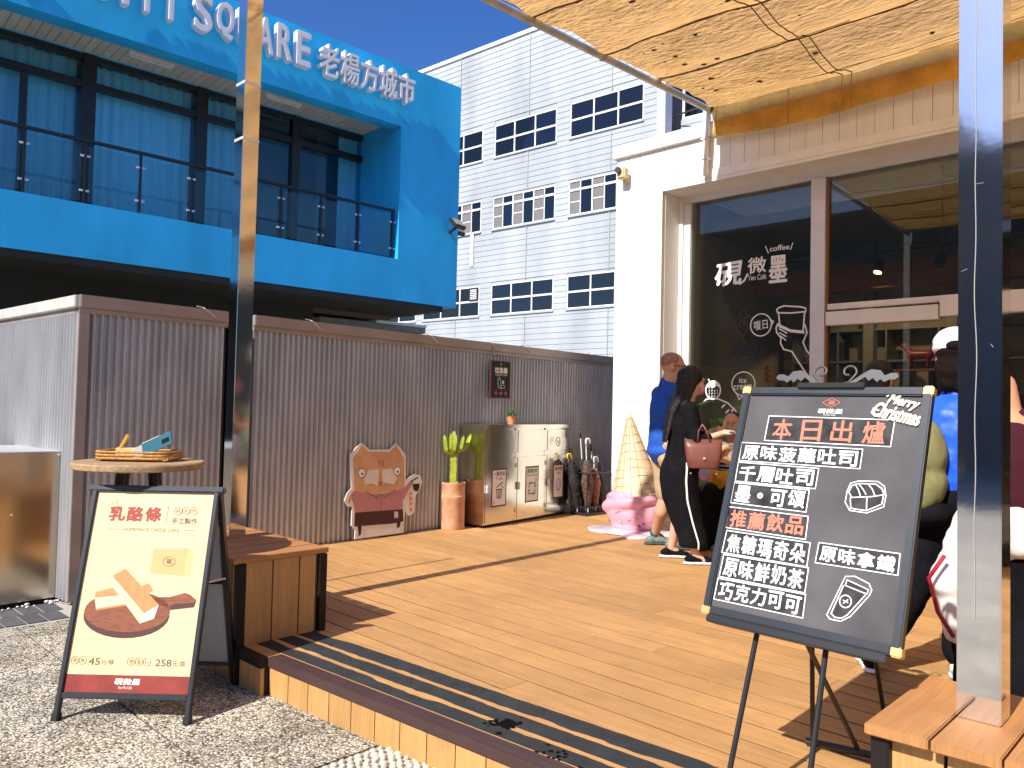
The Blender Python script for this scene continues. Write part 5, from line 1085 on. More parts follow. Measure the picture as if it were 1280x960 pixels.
for k in range(34):
    a = rr.uniform(2.0, 5.2); z = rr.uniform(.26, .52); r = .285 * math.sqrt(max(.2, 1 - ((z - .36) / .25) ** 2)) + .012; P = Vector((6.78 + r * math.cos(a), 4.70 + r * 1.06 * math.sin(a), z)); d = Vector((-math.sin(a), math.cos(a), rr.uniform(-1, 1))).normalized() * .016
    MB().cyl(P - d, P + d, .006, n=6).build('sprinkle', mat('sprinkle_%d' % (k % 4), cs[k % 4], .4), ic)
# potted foliage behind the customers
t = thing('potted_plant', 'glossy broad leaved green plant behind the seated woman', 'plant', (7.45, 4.05, ZD))
MB().lathe((7.45, 4.0, ZD), [(.12, 0), (.17, .32), (.18, .34), (.15, .34)], 24).build('pot', mat('dark_pot', (.05, .04, .035), .6), t, auto=.6)
rr = random.Random(12)
for k in range(46):
    a = rr.uniform(0, 2 * PI); z = rr.uniform(.75, 1.55); r = rr.uniform(.06, .30); c = Vector((7.42 + r * math.cos(a), 4.0 + r * 1.1 * math.sin(a), z)); d = Vector((math.cos(a), math.sin(a), rr.uniform(-.6, .3))).normalized(); s = d.cross(Vector((0, 0, 1))).normalized(); u = s.cross(d); L = rr.uniform(.13, .2); w = L * .36
    g = MB(); g.add([c, c + d * L * .35 + s * w, c + d * L * .75 + s * w * .7 - u * .02, c + d * L - u * .04, c + d * L * .75 - s * w * .7 - u * .02, c + d * L * .35 - s * w, c + d * L * .55 - u * .022], [(0, 1, 6), (1, 2, 6), (2, 3, 6), (3, 4, 6), (4, 5, 6), (5, 0, 6)]); g.build('leaf', leafm, t)
for k in range(7): MB().tube([(7.45, 4.0, .5), (7.45 + .1 * math.sin(k), 4.0 + .1 * math.cos(k), .9), (7.42 + .2 * math.sin(k), 4.0 + .2 * math.cos(k), 1.35)], .007, 6).build('stalk', leafm, t)
t = thing('thin_pole', 'thin dark pole standing behind the left steel post', 'pole', (2.47, 4.70, ZD)); MB().cyl((2.47, 4.70, ZD), (2.47, 4.70, ZD + 1.64), .011, n=8).build('rod', black, t, auto=.6); MB().cyl((2.47, 4.70, ZD), (2.47, 4.70, ZD + .012), .07, n=20).build('base', black, t)

# ================================================================== STREET BEHIND THE VIEWER (mirrored in steel and glass)
MATS_ = mat('street_render', (.16, .17, .19), .7, var=.2, vscale=.4)
for i, (x, y0, y1, h, c) in enumerate(((-17, -26, -9, 11.5, (.30, .26, .20)), (-19, -8.5, 6, 8.5, (.19, .18, .17)), (-18, 6.5, 22, 10.0, (.30, .28, .25)), (-26, -50, -27, 14, (.3, .28, .25)), (2, -46, -32, 8, (.35, .33, .30)))):
    t = thing('street_building', ('cream', 'slate grey', 'pale', 'tall grey', 'sandy')[i] + ' building across the street, mirrored in the steel post and shop windows', 'building', (x, y0, 0), 'buildings across the street')
    MB().box(x - 8, x, y0, y1, 0, h).build('wall', mat('street_wall_%d' % i, c, .8, var=.15, vscale=.5), t); MB().box(x - 8.1, x + .12, y0 - .1, y1 + .1, h + .001, h + .25).build('parapet', coping_mat, t)
    k = y0 + 1
    while k < y1 - 2:
        for z in (1.0, 4.0): MB().box(x + .001, x + .06, k, k + 1.4, z, z + 1.5).build('window', wg if False else mat('street_window', (.04, .06, .08), .15), t)
        k += 2.6
# ================================================================== PEOPLE
skin1 = mat('skin_light', (.72, .43, .29), .5, var=.08, vscale=12); skin2 = mat('skin_tan', (.56, .30, .19), .5, var=.10, vscale=12); skin3 = mat('skin_warm', (.55, .27, .15), .5, var=.08, vscale=12)
hairm = mat('black_hair', (.006, .005, .005), .42, var=.5, vscale=60, stretch=(6, 6, .5), bump=.5, bscale=160); hairb = mat('brown_hair', (.010, .005, .0035), .7, var=.5, vscale=50, stretch=(6, 6, .5), bump=.5, bscale=160, spec=.15)
blackc = mat('black_cloth', (.006, .006, .008), .9, var=.4, vscale=12, bump=.3, bscale=80, spec=.15); bluec = mat('blue_shirt', (.006, .08, .42), .8, var=.12, vscale=10)
def F(o, ang):                                   # body frame: f forward, s to the person's left, u up
    o = Vector(o); f = Vector((math.cos(ang), math.sin(ang), 0)); s = Vector((-f.y, f.x, 0))
    return lambda a, b, c: o + f * a + s * b + Vector((0, 0, c))
def head_prims(c, f, k=1.):                      # c: head centre, f: facing (unit)
    f = Vector(f).normalized(); s = Vector((0, 0, 1)).cross(f).normalized(); u = f.cross(s)
    R = Matrix((f, s, u)).transposed()
    L = lambda a, b, d: c + (f * a + s * b + u * d) * k
    p = [('e', L(-.01, 0, .025), (.098 * k, .078 * k, .095 * k), R), ('e', L(.022, 0, -.035), (.068 * k, .060 * k, .075 * k), R), ('e', L(.05, 0, -.082), (.030 * k, .030 * k, .024 * k), R),
         ('c', L(.088, 0, .012), L(.108, 0, -.028), .010 * k, .016 * k), ('e', L(.083, 0, .035), (.020 * k, .052 * k, .014 * k), R),
         ('e', L(.088, 0, -.058), (.010 * k, .024 * k, .008 * k), R), ('e', L(.068, .038, -.022), (.025 * k, .022 * k, .026 * k), R), ('e', L(.068, -.038, -.022), (.025 * k, .022 * k, .026 * k), R)]
    for t in (1, -1): p.append(('e', L(-.012, t * .080, -.012), (.020 * k, .010 * k, .032 * k), R))
    return p, L, R
def hand_prims(w, d, palm, spread=1, curl=.5, k=1.):       # wrist, finger direction, palm normal
    d = Vector(d).normalized(); palm = (Vector(palm) - d * d.dot(Vector(palm))).normalized(); s = d.cross(palm)
    p = [('c', w, w + d * .03, .022 * k, .026 * k)]
    for i in range(4):
        a = w + d * .045 + s * (-.024 + i * .016); p.append(('c', w + d * .015 + s * (-.012 + i * .008), a + d * .02, .013 * k, .0115 * k))
        l = (.030, .036, .034, .026)[i]; b = a + d * .025; e1 = (d * math.cos(curl) + palm * math.sin(curl)); e2 = (d * math.cos(curl * 2.1) + palm * math.sin(curl * 2.1)); q = b + e1 * l
        p += [('c', b, q, .0095 * k, .0088 * k), ('c', q, q + e2 * l * .85, .0088 * k, .0072 * k)]
    t = w + d * .012 - s * .022 * spread; q = t + (d * .6 - s * .6 * spread + palm * .35).normalized() * .032
    p += [('c', t, q, .0125 * k, .011 * k), ('c', q, q + (d * .9 - s * .15 * spread + palm * .4).normalized() * .028, .0105 * k, .008 * k)]
    return p
def eyes(L, par, k=1.):
    g = MB()
    for t in (1, -1): g.ell(L(.084, t * .032, .008), (.012 * k, .013 * k, .008 * k), 10, 6)
    g.build('eyes', mat('eye_white', (.7, .66, .6), .3), par, smooth=True)
    g = MB()
    for t in (1, -1): g.ell(L(.094, t * .032, .008), (.005 * k, .006 * k, .006 * k), 8, 5)
    g.build('irises', mat('iris', (.02, .012, .008), .2), par, smooth=True)
    g = MB()
    for t in (1, -1): g.tube([L(.090, t * .014, .034), L(.093, t * .03, .040), L(.082, t * .048, .034)], .004, 6)
    g.build('eyebrows', hairm, par)
def shoe(name, heel, ang, L, m, ms, par, lift=0.):
    f = Vector((math.cos(ang), math.sin(ang), 0)); s = Vector((-f.y, f.x, 0)); h = Vector(heel)
    R = Matrix((f, s, Vector((0, 0, 1)))).transposed(); P = lambda a, b, c: h + f * a * L + s * b + Vector((0, 0, c + lift * (1 - a)))
    organic(name + '_sole', [('e', P(.20, 0, .014), (.075, .038, .016), R), ('e', P(.5, 0, .014), (.10, .038, .015), R), ('e', P(.76, 0, .014), (.068, .046, .016), R)], ms, par, .006, 3)
    return organic(name, [('e', P(.20, 0, .045), (.060, .034, .036), R), ('e', P(.48, 0, .045), (.085, .034, .030), R), ('e', P(.76, 0, .036), (.060, .041, .022), R)], m, par, .006, 3)

# ---- woman in black
O = Vector((5.67, 3.47, 0)); fw = math.radians(-50); G_ = F(O, fw)
wo = thing('person', 'woman with long black hair in a long black skirt with a white side stripe', 'person', (5.68, 3.47, ZD))
hc = G_(.06, .0, 1.66)
hp, HL, HR = head_prims(hc, (math.cos(fw + .1), math.sin(fw + .1), -.15), .98)
ft1, ft2 = Vector((5.735, 3.66, ZD)), Vector((5.625, 3.36, ZD))
knee1, knee2 = G_(-.02, .06, .62), G_(.03, -.06, .62); hip1, hip2 = G_(-.01, .06, .95), G_(-.01, -.06, .95)
an1 = ft1 + Vector((.03, -.03, .09)); an2 = ft2 + Vector((.03, -.02, .09))
shL, shR = G_(.0, .17, 1.43), G_(.02, -.17, 1.43); elR = G_(.07, -.20, 1.17); wrR = G_(.28, -.13, 1.245); elL = G_(.08, .18, 1.17); wrL = G_(.27, .09, 1.26)
body = hp + [('c', G_(.02, 0, 1.45), G_(.05, 0, 1.58), .052, .047), ('e', G_(.01, 0, 1.31), (.105, .14, .15), Matrix.Rotation(fw, 3, 'Z')), ('e', G_(-.02, 0, 1.0), (.09, .115, .12), Matrix.Rotation(fw, 3, 'Z')), ('c', G_(0, 0, 1.3), G_(0, 0, 1.1), .10, .10),
   ('c', hip1, knee1, .075, .055), ('c', hip2, knee2, .075, .055), ('c', knee1, an1, .055, .034), ('c', knee2, an2, .055, .034), ('c', an1, ft1 + Vector((.07, -.08, .035)), .034, .022), ('c', an2, ft2 + Vector((.07, -.08, .035)), .034, .022), ('e', ft1 + Vector((0, .01, .045)), (.034, .034, .03)), ('e', ft2 + Vector((0, .01, .045)), (.034, .034, .03)),
   ('c', shL, elL, .042, .033), ('c', elL, wrL, .033, .024), ('c', shR, elR, .042, .034), ('c', elR, wrR, .034, .024)]
fdir = (wrR - elR).normalized(); body += hand_prims(wrR, fdir, (0, 0, -1), 1, .45) + hand_prims(wrL, (wrL - elL).normalized(), (0, 0, 1), -1, .6)
organic('body', body, skin1, wo, .0085, 3)
top = [('l', [(G_(.01, 0, 1.45), .07, .10), (G_(.005, 0, 1.40), .115, .165), (G_(.0, 0, 1.32), .135, .178), (G_(-.0, 0, 1.20), .128, .150), (G_(-.01, 0, 1.10), .130, .150), (G_(-.015, 0, 1.02), .145, .170), (G_(-.015, 0, .945), .152, .180)], fw), ('c', G_(.0, .13, 1.42), G_(.0, -.13, 1.42), .062, .062), ('c', G_(.015, 0, 1.44), G_(.03, 0, 1.485), .065, .055),
   ('c', shR, elR, .066, .058), ('c', elR, elR.lerp(wrR, .42), .058, .048), ('c', shL, elL, .066, .058), ('c', elL, elL.lerp(wrL, .5), .058, .048)]
organic('top', top, blackc, wo, .011, 4, .014, .07)
hem = Vector((5.662, 3.365, .32)); SK = [(G_(-.02, 0, 1.07), .125, .145), (G_(-.03, 0, .95), .158, .178), (G_(-.035, 0, .86), .160, .180), (G_(-.02, -.005, .70), .150, .168), (G_(.03, -.03, .52), .132, .140), (hem + Vector((0, 0, .05)), .118, .125), (hem, .115, .12)]
organic('skirt', [('l', SK, fw)], blackc, wo, .011, 3, .012, .10)
g = MB(); vs = []; N_ = 30
for q in range(N_):
    t_ = q / (N_ - 1) * (len(SK) - 1.001); i_ = int(t_); u_ = t_ - i_; c_ = Vector(SK[i_][0]).lerp(Vector(SK[i_ + 1][0]), u_); rf_ = SK[i_][1] * (1 - u_) + SK[i_ + 1][1] * u_; rs_ = SK[i_][2] * (1 - u_) + SK[i_ + 1][2] * u_
    for b in (-.05, .05):
        th = math.radians(-80) + b; ca_, sn_ = math.cos(fw), math.sin(fw); A_, B_ = (rf_ + .010) * math.cos(th), (rs_ + .010) * math.sin(th); vs.append((c_.x + A_ * ca_ - B_ * sn_, c_.y + A_ * sn_ + B_ * ca_, c_.z))
g.add(vs, [(2 * q, 2 * q + 1, 2 * q + 3, 2 * q + 2) for q in range(N_ - 1)]); g.build('white_stripe', mat('white_stripe', (.8, .8, .78), .7), wo, smooth=True)
hr = [('e', HL(-.026, 0, .042), (.108, .100, .098), HR), ('e', HL(-.05, 0, -.03), (.085, .098, .11), HR)]
for b in (-.06, -.03, 0, .03, .06):
    hr += [('c', HL(-.06, b, -.02), G_(-.095, b * 1.35, 1.42), .042, .040), ('c', G_(-.095, b * 1.35, 1.42), G_(-.15 - abs(b) * .1, b * 1.5 + .02, 1.17), .038, .014)]
hr += [('c', HL(-.0, .082, .0), G_(-.03, .12, 1.42), .03, .022), ('c', HL(-.0, -.080, .0), G_(-.02, -.12, 1.44), .028, .018)]
organic('hair', hr, hairm, wo, .010, 2, .012, .03)
organic('face_mask', [('e', HL(.072, 0, -.045), (.042, .062, .050), HR)], mat('pink_mask', (.70, .30, .42), .7), wo, .008, 3)
sole = mat('white_rubber', (.78, .76, .72), .6)
shoe('sneaker', ft1 + Vector((-.03, .03, 0)), math.radians(-46), .235, blackc, sole, wo); shoe('sneaker', ft2 + Vector((-.03, .03, 0)), math.radians(-42), .235, blackc, sole, wo)
# handbag on her forearm
hb = thing('handbag', 'brown leather tote handbag hanging from the black dressed woman\'s arm', 'handbag', G_(.10, -.20, .95))
lea = mat('brown_leather', (.16, .055, .042), .42, var=.15, vscale=15)
bm_ = G_(.12, -.225, 0); hd = Vector((math.cos(fw - .05), math.sin(fw - .05), 0)); hs_ = Vector((-hd.y, hd.x, 0)); Q = lambda a, b, z: Vector((bm_.x, bm_.y, 0)) + hd * a + hs_ * b + Vector((0, 0, z))
vs = []; 
for (z, w, d_) in ((.968, .105, .055), (.978, .122, .064), (1.05, .136, .06), (1.13, .146, .045), (1.195, .150, .028)):
    for j in range(24): a = 2 * PI * j / 24; vs.append(tuple(Q(w * math.copysign(abs(math.cos(a)) ** .5, math.cos(a)), d_ * math.copysign(abs(math.sin(a)) ** .6, math.sin(a)), z + (.012 * math.cos(2 * a) if z > 1.15 else 0))))
g = MB(); g.add(vs, [(i * 24 + j, i * 24 + (j + 1) % 24, (i + 1) * 24 + (j + 1) % 24, (i + 1) * 24 + j) for i in range(4) for j in range(24)] + [tuple(range(24))[::-1], tuple(96 + j for j in range(24))]); g.build('bag_body', lea, hb, smooth=True)
for b in (-.03, .03): MB().tube([Q(-.05, b, 1.18), Q(-.038, b * .8, 1.27), Q(-.01, b * .4, 1.315), Q(.018, b * .8, 1.27), Q(.05, b, 1.18)], .008, 8).build('handle', lea, hb, smooth=True)
MB().cyl(Q(.0, -.066, 1.05), Q(.0, -.072, 1.05), .012, n=12).build('clasp', gold, hb)
for a in (-.1, .1): MB().ell(Q(a, -.04, .928), (.008, .008, .006), 8, 5).build('stud', gold, hb)

# ---- man behind her
O = Vector((6.02, 3.86, 0)); fm = math.radians(-38); G_ = F(O, fm)
ma = thing('person', 'man with cropped hair, blue shirt and beige shorts behind the woman in black', 'person', (6.1, 3.9, ZD))
hc = G_(.04, -.02, 1.815); hp, HL, HR = head_prims(hc, (math.cos(fm - .2), math.sin(fm - .2), -.22), 1.06)
f1, f2 = Vector((6.19, 4.12, ZD)), Vector((6.09, 3.84, ZD)); hip1, hip2 = G_(0, .10, 1.10), G_(0, -.10, 1.10); k1, k2 = G_(.05, .14, .65), G_(.12, -.08, .65)
a1, a2 = f1 + Vector((.03, -.02, .10)), f2 + Vector((.03, -.02, .10)); sL, sR = G_(.0, .21, 1.575), G_(.02, -.21, 1.575); eL, eR = G_(.0, .28, 1.27), G_(.13, -.28, 1.28); wL, wR = G_(.22, .20, 1.18), G_(.30, -.10, 1.22)
Rz = Matrix.Rotation(fm, 3, 'Z')
body = hp + [('c', G_(.0, 0, 1.6), G_(.025, -.02, 1.73), .078, .072), ('e', G_(0, 0, 1.42), (.13, .19, .2), Rz), ('e', G_(0, 0, 1.15), (.13, .17, .17), Rz), ('c', hip1, k1, .095, .064), ('c', hip2, k2, .095, .064), ('c', k1, G_(.01, .15, .50), .060, .063), ('c', G_(.01, .15, .50), a1, .060, .038), ('c', k2, G_(.08, -.07, .50), .060, .063), ('c', G_(.08, -.07, .50), a2, .060, .038),
   ('c', a1, f1 + Vector((.1, -.08, .04)), .038, .03), ('c', a2, f2 + Vector((.1, -.08, .04)), .038, .03), ('c', sL, eL, .055, .042), ('c', eL, wL, .042, .030), ('c', sR, eR, .055, .042), ('c', eR, wR, .042, .030)]
body += hand_prims(wR, (wR - eR).normalized(), (0, 0, -1), 1, .5, 1.1) + hand_prims(wL, (wL - eL).normalized(), (0, 0, -1), -1, .5, 1.1)
organic('body', body, skin2, ma, .0095, 3)
organic('shirt', [('e', G_(0, 0, 1.42), (.155, .215, .2), Rz), ('c', G_(.0, .15, 1.575), G_(.0, -.15, 1.575), .082, .082), ('c', G_(0, 0, 1.4), G_(-.01, 0, 1.08), .15, .16), ('e', G_(-.01, 0, 1.06), (.165, .19, .08), Rz), ('c', G_(.0, 0, 1.58), G_(.01, 0, 1.665), .10, .086), ('c', sL, sL.lerp(eL, .85), .078, .074), ('c', sR, sR.lerp(eR, .85), .078, .074)], bluec, ma, .012, 4, .014, .09)
organic('shorts', [('e', G_(0, 0, 1.05), (.145, .18, .10), Rz), ('c', G_(0, .09, 1.02), k1 + Vector((0, 0, .03)), .115, .098), ('c', G_(0, -.09, 1.02), k2 + Vector((0, 0, .03)), .115, .098)], mat('beige_cloth', (.50, .36, .22), .85, var=.1, vscale=10), ma, .012, 4, .012, .09)
organic('cropped_hair', [('e', HL(-.020, 0, .035), (.103, .086, .090), HR)], mat('cropped_hair', (.33, .165, .11), .6, var=.3, vscale=80), ma, .010, 3)
organic('face_mask', [('e', HL(.072, 0, -.045), (.044, .064, .050), HR)], mat('white_mask', (.7, .7, .7), .7), ma, .008, 3)
g = MB(); g.tube([HL(-.01, -.088, .01), HL(.06, -.078, .014), HL(.10, -.05, .012), HL(.104, 0, .012), HL(.10, .05, .012), HL(.06, .078, .014)], .003, 5); g.build('glasses', black, ma)
teal = mat('teal_sock', (.01, .09, .12), .8); tr_ = mat('grey_green_mesh', (.15, .19, .18), .7, var=.3, vscale=40)
organic('sock', [('c', a1 + Vector((-.003, .005, .03)), a1, .043, .045)], teal, ma, .008, 3); organic('sock', [('c', a2 + Vector((-.003, .005, .03)), a2, .043, .045)], teal, ma, .008, 3)
shoe('trainer', f1 + Vector((-.05, .03, 0)), math.radians(-48), .28, tr_, mat('dark_rubber', (.05, .055, .06), .7), ma); shoe('trainer', f2 + Vector((-.05, .03, 0)), math.radians(-40), .28, tr_, mat('dark_rubber', (.05, .05, .06)), ma)

# ---- seated masked woman
O = Vector((6.84, 3.65, 0)); fs = math.radians(190); G_ = F(O, fs); Rz = Matrix.Rotation(fs, 3, 'Z')
se = thing('person', 'seated woman with a blue face mask, striped top and lilac cardigan beside the cafe window', 'person', (6.86, 3.6, ZD))
hc = G_(.03, .0, 1.29); hp, HL, HR = head_prims(hc, (math.cos(fs + .05), math.sin(fs + .05), .05), 1.08)
sL, sR = G_(0, .17, 1.05), G_(0, -.17, 1.05); eR, eL = G_(.10, -.24, .82), G_(.10, .24, .82); wR, wL = G_(.27, -.08, .84), G_(.30, .06, .98)
kL, kR = G_(.42, .10, .66), G_(.42, -.10, .66); aL, aR = G_(.40, .10, .27), G_(.42, -.10, .27)
body = hp + [('c', G_(0, 0, 1.07), G_(.02, 0, 1.20), .05, .046), ('e', G_(-.01, 0, .96), (.11, .15, .17), Rz), ('e', G_(-.02, 0, .74), (.13, .17, .14), Rz), ('c', G_(0, .08, .68), kL, .09, .062), ('c', G_(0, -.08, .68), kR, .09, .062), ('c', kL, aL, .06, .038), ('c', kR, aR, .06, .038), ('c', aL, aL + (G_(.14, 0, 0) - G_(0, 0, 0.045)), .036, .026), ('c', aR, aR + (G_(.14, 0, 0) - G_(0, 0, .045)), .036, .026), ('c', sL, eL, .045, .036), ('c', eL, wL, .036, .026), ('c', sR, eR, .045, .036), ('c', eR, wR, .036, .026)]
body += hand_prims(wR, (wR - eR).normalized(), (0, 0, -1), 1, .5) + hand_prims(wL, (wL - eL).normalized(), (0, 0, 1), -1, .5)
organic('body', body, skin3, se, .009, 3); eyes(HL, se, 1.05)
strp = bpy.data.materials.new('striped_cloth'); strp.use_nodes = True; n_ = strp.node_tree; b_ = n_.nodes['Principled BSDF']; ge = n_.nodes.new('ShaderNodeNewGeometry'); sx_ = n_.nodes.new('ShaderNodeSeparateXYZ'); n_.links.new(ge.outputs['Position'], sx_.inputs[0])
mm = n_.nodes.new('ShaderNodeMath'); mm.operation = 'PINGPONG'; mm.inputs[1].default_value = .018; n_.links.new(sx_.outputs[2], mm.inputs[0]); m2 = n_.nodes.new('ShaderNodeMath'); m2.operation = 'GREATER_THAN'; m2.inputs[1].default_value = .0125; n_.links.new(mm.outputs[0], m2.inputs[0])
mc = n_.nodes.new('ShaderNodeMix'); mc.data_type = 'RGBA'; mc.inputs[6].default_value = (.015, .018, .03, 1); mc.inputs[7].default_value = (.7, .7, .7, 1); n_.links.new(m2.outputs[0], mc.inputs[0]); n_.links.new(mc.outputs[2], b_.inputs['Base Color']); b_.inputs['Roughness'].default_value = .85
organic('striped_top', [('e', G_(0, 0, .96), (.13, .165, .17), Rz), ('c', G_(0, 0, .95), G_(0, 0, .76), .135, .15), ('c', G_(0, 0, 1.05), G_(.01, 0, 1.10), .06, .055)], strp, se, .011, 3, .008, .08)
lil = mat('lilac_cloth', (.50, .34, .52), .85, var=.1, vscale=10)
organic('cardigan', [('c', sL, eL, .068, .060), ('c', eL, eL.lerp(wL, .75), .058, .046), ('c', sR, eR, .068, .060), ('c', eR, eR.lerp(wR, .75), .058, .046), ('c', G_(.03, .14, 1.06), G_(.04, .17, .70), .05, .06), ('c', G_(.03, -.14, 1.06), G_(.04, -.17, .66), .05, .06), ('c', G_(-.05, .12, 1.0), G_(-.06, -.12, 1.0), .10, .10), ('c', G_(.05, -.2, .70), G_(.10, -.22, .45), .04, .03)], lil, se, .011, 3, .014, .07)
organic('dark_skirt', [('e', G_(-.02, 0, .70), (.16, .2, .12), Rz), ('c', G_(0, .09, .68), kL, .115, .10), ('c', G_(0, -.09, .68), kR, .115, .10), ('c', kL, G_(.43, .11, .30), .10, .12), ('c', kR, G_(.45, -.11, .30), .10, .12)], blackc, se, .014, 4, .016, .1)
organic('hair', [('e', HL(-.025, 0, .045), (.098, .090, .090), HR), ('e', HL(-.05, 0, -.02), (.07, .085, .09), HR), ('e', HL(-.10, 0, .0), (.04, .04, .04), HR)], hairm, se, .009, 2, .008, .03)
organic('face_mask', [('e', HL(.066, 0, -.045), (.046, .066, .052), HR)], mat('blue_mask', (.12, .38, .62), .7), se, .008, 3)
shoe('shoe', aL + Vector((.04, 0, -.09)), fs, .23, blackc, black, se); shoe('shoe', aR + Vector((.04, 0, -.09)), fs, .23, blackc, black, se)
t = thing('stool', 'low wooden stool under the seated masked woman', 'stool', (6.9, 3.65, ZD)); MB().box(6.76, 7.06, 3.47, 3.85, .56, .60).build('seat', warm, t, bevel=.005)
for a in (6.79, 7.03):
    for b in (3.50, 3.82): MB().box(a - .018, a + .018, b - .018, b + .018, ZD, .56).build('leg', warm, t)
yc = thing('yellow_bag', 'bright yellow bag held in the lap of the seated woman', 'bag', (6.55, 3.66, .72))
yq = G_(.30, -.01, .78); organic('bag_body', [('m', *(lambda P: (P, [(0, 1, 3, 2), (4, 6, 7, 5), (0, 4, 5, 1), (2, 3, 7, 6), (0, 2, 6, 4), (1, 5, 7, 3)]))([tuple(yq + Vector((dx, dy * (.8 + .2 * (dz > 0)), dz))) for dx in (-.035, .035) for dy in (-.10, .10) for dz in (-.14, .10)]))], mat('yellow_fabric', (.78, .46, .015), .6), yc, .01, 3, .012, .06)
pg2 = thing('pastry_package', 'brown paper tray of bread in clear wrap passed between the two women', 'package', (6.1, 3.35, 1.1))
pc = Vector((5.985, 3.20, 1.04)); PMx = Matrix.Translation(pc) @ Matrix.Rotation(math.radians(-30), 4, 'Z') @ Matrix.Rotation(.35, 4, 'Y')
MB().box(-.13, .13, -.07, .07, -.05, .03, PMx).build('paper_tray', mat('kraft', (.50, .26, .11), .7, var=.1, vscale=20), pg2, bevel=.006)
organic('bread', [('c', PMx @ Vector((-.09, 0, .03)), PMx @ Vector((.09, 0, .03)), .05, .05), ('e', PMx @ Vector((-.16, .01, -.01)), (.05, .05, .05))], mat('bread_crust', (.55, .26, .07), .6, var=.3, vscale=20), pg2, .01, 3)
film = bpy.data.materials.new('clear_film'); film.use_nodes = True; b_ = film.node_tree.nodes['Principled BSDF']; b_.inputs['Alpha'].default_value = .25; b_.inputs['Roughness'].default_value = .15; b_.inputs['Base Color'].default_value = (.9, .88, .85, 1)
organic('clear_wrap', [('e', PMx @ Vector((0, 0, .02)), (.165, .10, .09), PMx.to_3x3()), ('c', PMx @ Vector((0, 0, .08)), wrR if False else pc + Vector((-.10, .05, .12)), .05, .015)], film, pg2, .012, 1, .03, .04)

# ---- capped backpacker
O = Vector((4.14, 1.06, 0)); fc = math.radians(12); G_ = F(O, fc); Rz = Matrix.Rotation(fc, 3, 'Z')
ca = thing('person', 'person in a white cap, bright blue shirt and black trousers behind the chalkboard', 'person', (4.1, 1.2, ZD))
hc = G_(.03, .0, 1.69); hp, HL, HR = head_prims(hc, (math.cos(fc), math.sin(fc), -.1))
f1, f2 = Vector((4.00, 1.36, ZD)), Vector((4.20, 1.05, ZD)); h1, h2 = G_(0, .09, 1.05), G_(0, -.09, 1.05); k1, k2 = G_(-.02, .17, .64), G_(.10, -.06, .62); a1, a2 = f1 + Vector((.0, 0, .10)), f2 + Vector((0, 0, .1))
sL, sR = G_(0, .18, 1.46), G_(0, -.18, 1.46); eL, eR = G_(.10, .22, 1.20), G_(.05, -.25, 1.2); wL, wR = G_(.32, .12, 1.2), G_(.28, -.16, 1.15)
body = hp + [('c', G_(0, 0, 1.46), G_(.02, 0, 1.62), .055, .05), ('e', G_(0, 0, 1.34), (.12, .165, .18), Rz), ('e', G_(0, 0, 1.1), (.12, .16, .15), Rz), ('c', h1, k1, .085, .06), ('c', h2, k2, .085, .06), ('c', k1, a1, .058, .038), ('c', k2, a2, .058, .038), ('c', sL, eL, .045, .036), ('c', eL, wL, .036, .026), ('c', sR, eR, .045, .036), ('c', eR, wR, .036, .026)] + hand_prims(wR, (wR - eR).normalized(), (0, 0, -1), 1, .5) + hand_prims(wL, (wL - eL).normalized(), (0, 0, -1), -1, .5)
organic('body', body, skin3, ca, .011, 3)
organic('shirt', [('e', G_(0, 0, 1.34), (.145, .19, .18), Rz), ('c', G_(0, .14, 1.44), G_(0, -.14, 1.44), .068, .068), ('c', G_(0, 0, 1.34), G_(0, 0, 1.12), .145, .15), ('e', G_(0, 0, 1.12), (.15, .175, .06), Rz), ('c', G_(0, 0, 1.46), G_(.01, 0, 1.52), .065, .06), ('c', sL, sL.lerp(eL, .8), .07, .068), ('c', sR, sR.lerp(eR, .8), .07, .068)], mat('cobalt_cloth', (.01, .10, .72), .5, var=.15, vscale=12), ca, .012, 3, .022, .07)
organic('trousers', [('e', G_(0, 0, 1.03), (.15, .175, .12), Rz), ('c', h1, k1, .12, .105), ('c', h2, k2, .12, .10), ('c', k1, a1 + Vector((0, 0, .03)), .105, .085), ('c', k2, a2 + Vector((0, 0, .03)), .10, .085)], blackc, ca, .014, 4, .02, .12)
organic('hair', [('e', HL(-.03, 0, .03), (.098, .088, .085), HR), ('e', HL(-.055, 0, -.05), (.068, .09, .09), HR), ('e', HL(-.05, .03, -.11), (.05, .05, .06), HR), ('e', HL(-.05, -.03, -.12), (.05, .05, .06), HR)], hairb, ca, .009, 2, .010, .03)
cp_ = tag(organic('cap', [('e', HL(-.015, 0, .075), (.112, .102, .078), HR), ('e', HL(-.015, 0, .045), (.115, .104, .04), HR), ('e', HL(.10, 0, .045), (.10, .08, .012), HR)], mat('white_cap', (.82, .80, .84), .7, var=.05, vscale=20), None, .008, 2, .006, .03), 'white baseball cap with an open strap hole at the back', 'cap')
MB().ell(HL(-.118, .0, .045), (.022, .040, .024), 14, 8, HR).build('strap_opening', hairb, cp_, smooth=True)
shoe('shoe', f1 + Vector((-.07, 0, 0)), fc + .3, .25, blackc, sole, ca); shoe('shoe', f2 + Vector((-.07, 0, 0)), fc, .25, sole, sole, ca)
bp_ = thing('backpack', 'olive backpack hanging at the left side of the person in blue', 'backpack', G_(-.1, .2, 1.2))
olv = mat('olive_canvas', (.20, .19, .075), .8, var=.15, vscale=15)
organic('pack_body', [('e', G_(-.16, .14, 1.24), (.095, .12, .17), Rz), ('e', G_(-.16, .15, 1.10), (.10, .13, .13), Rz), ('e', G_(-.20, .15, 1.06), (.06, .09, .09), Rz)], olv, bp_, .012, 4, .014, .08)
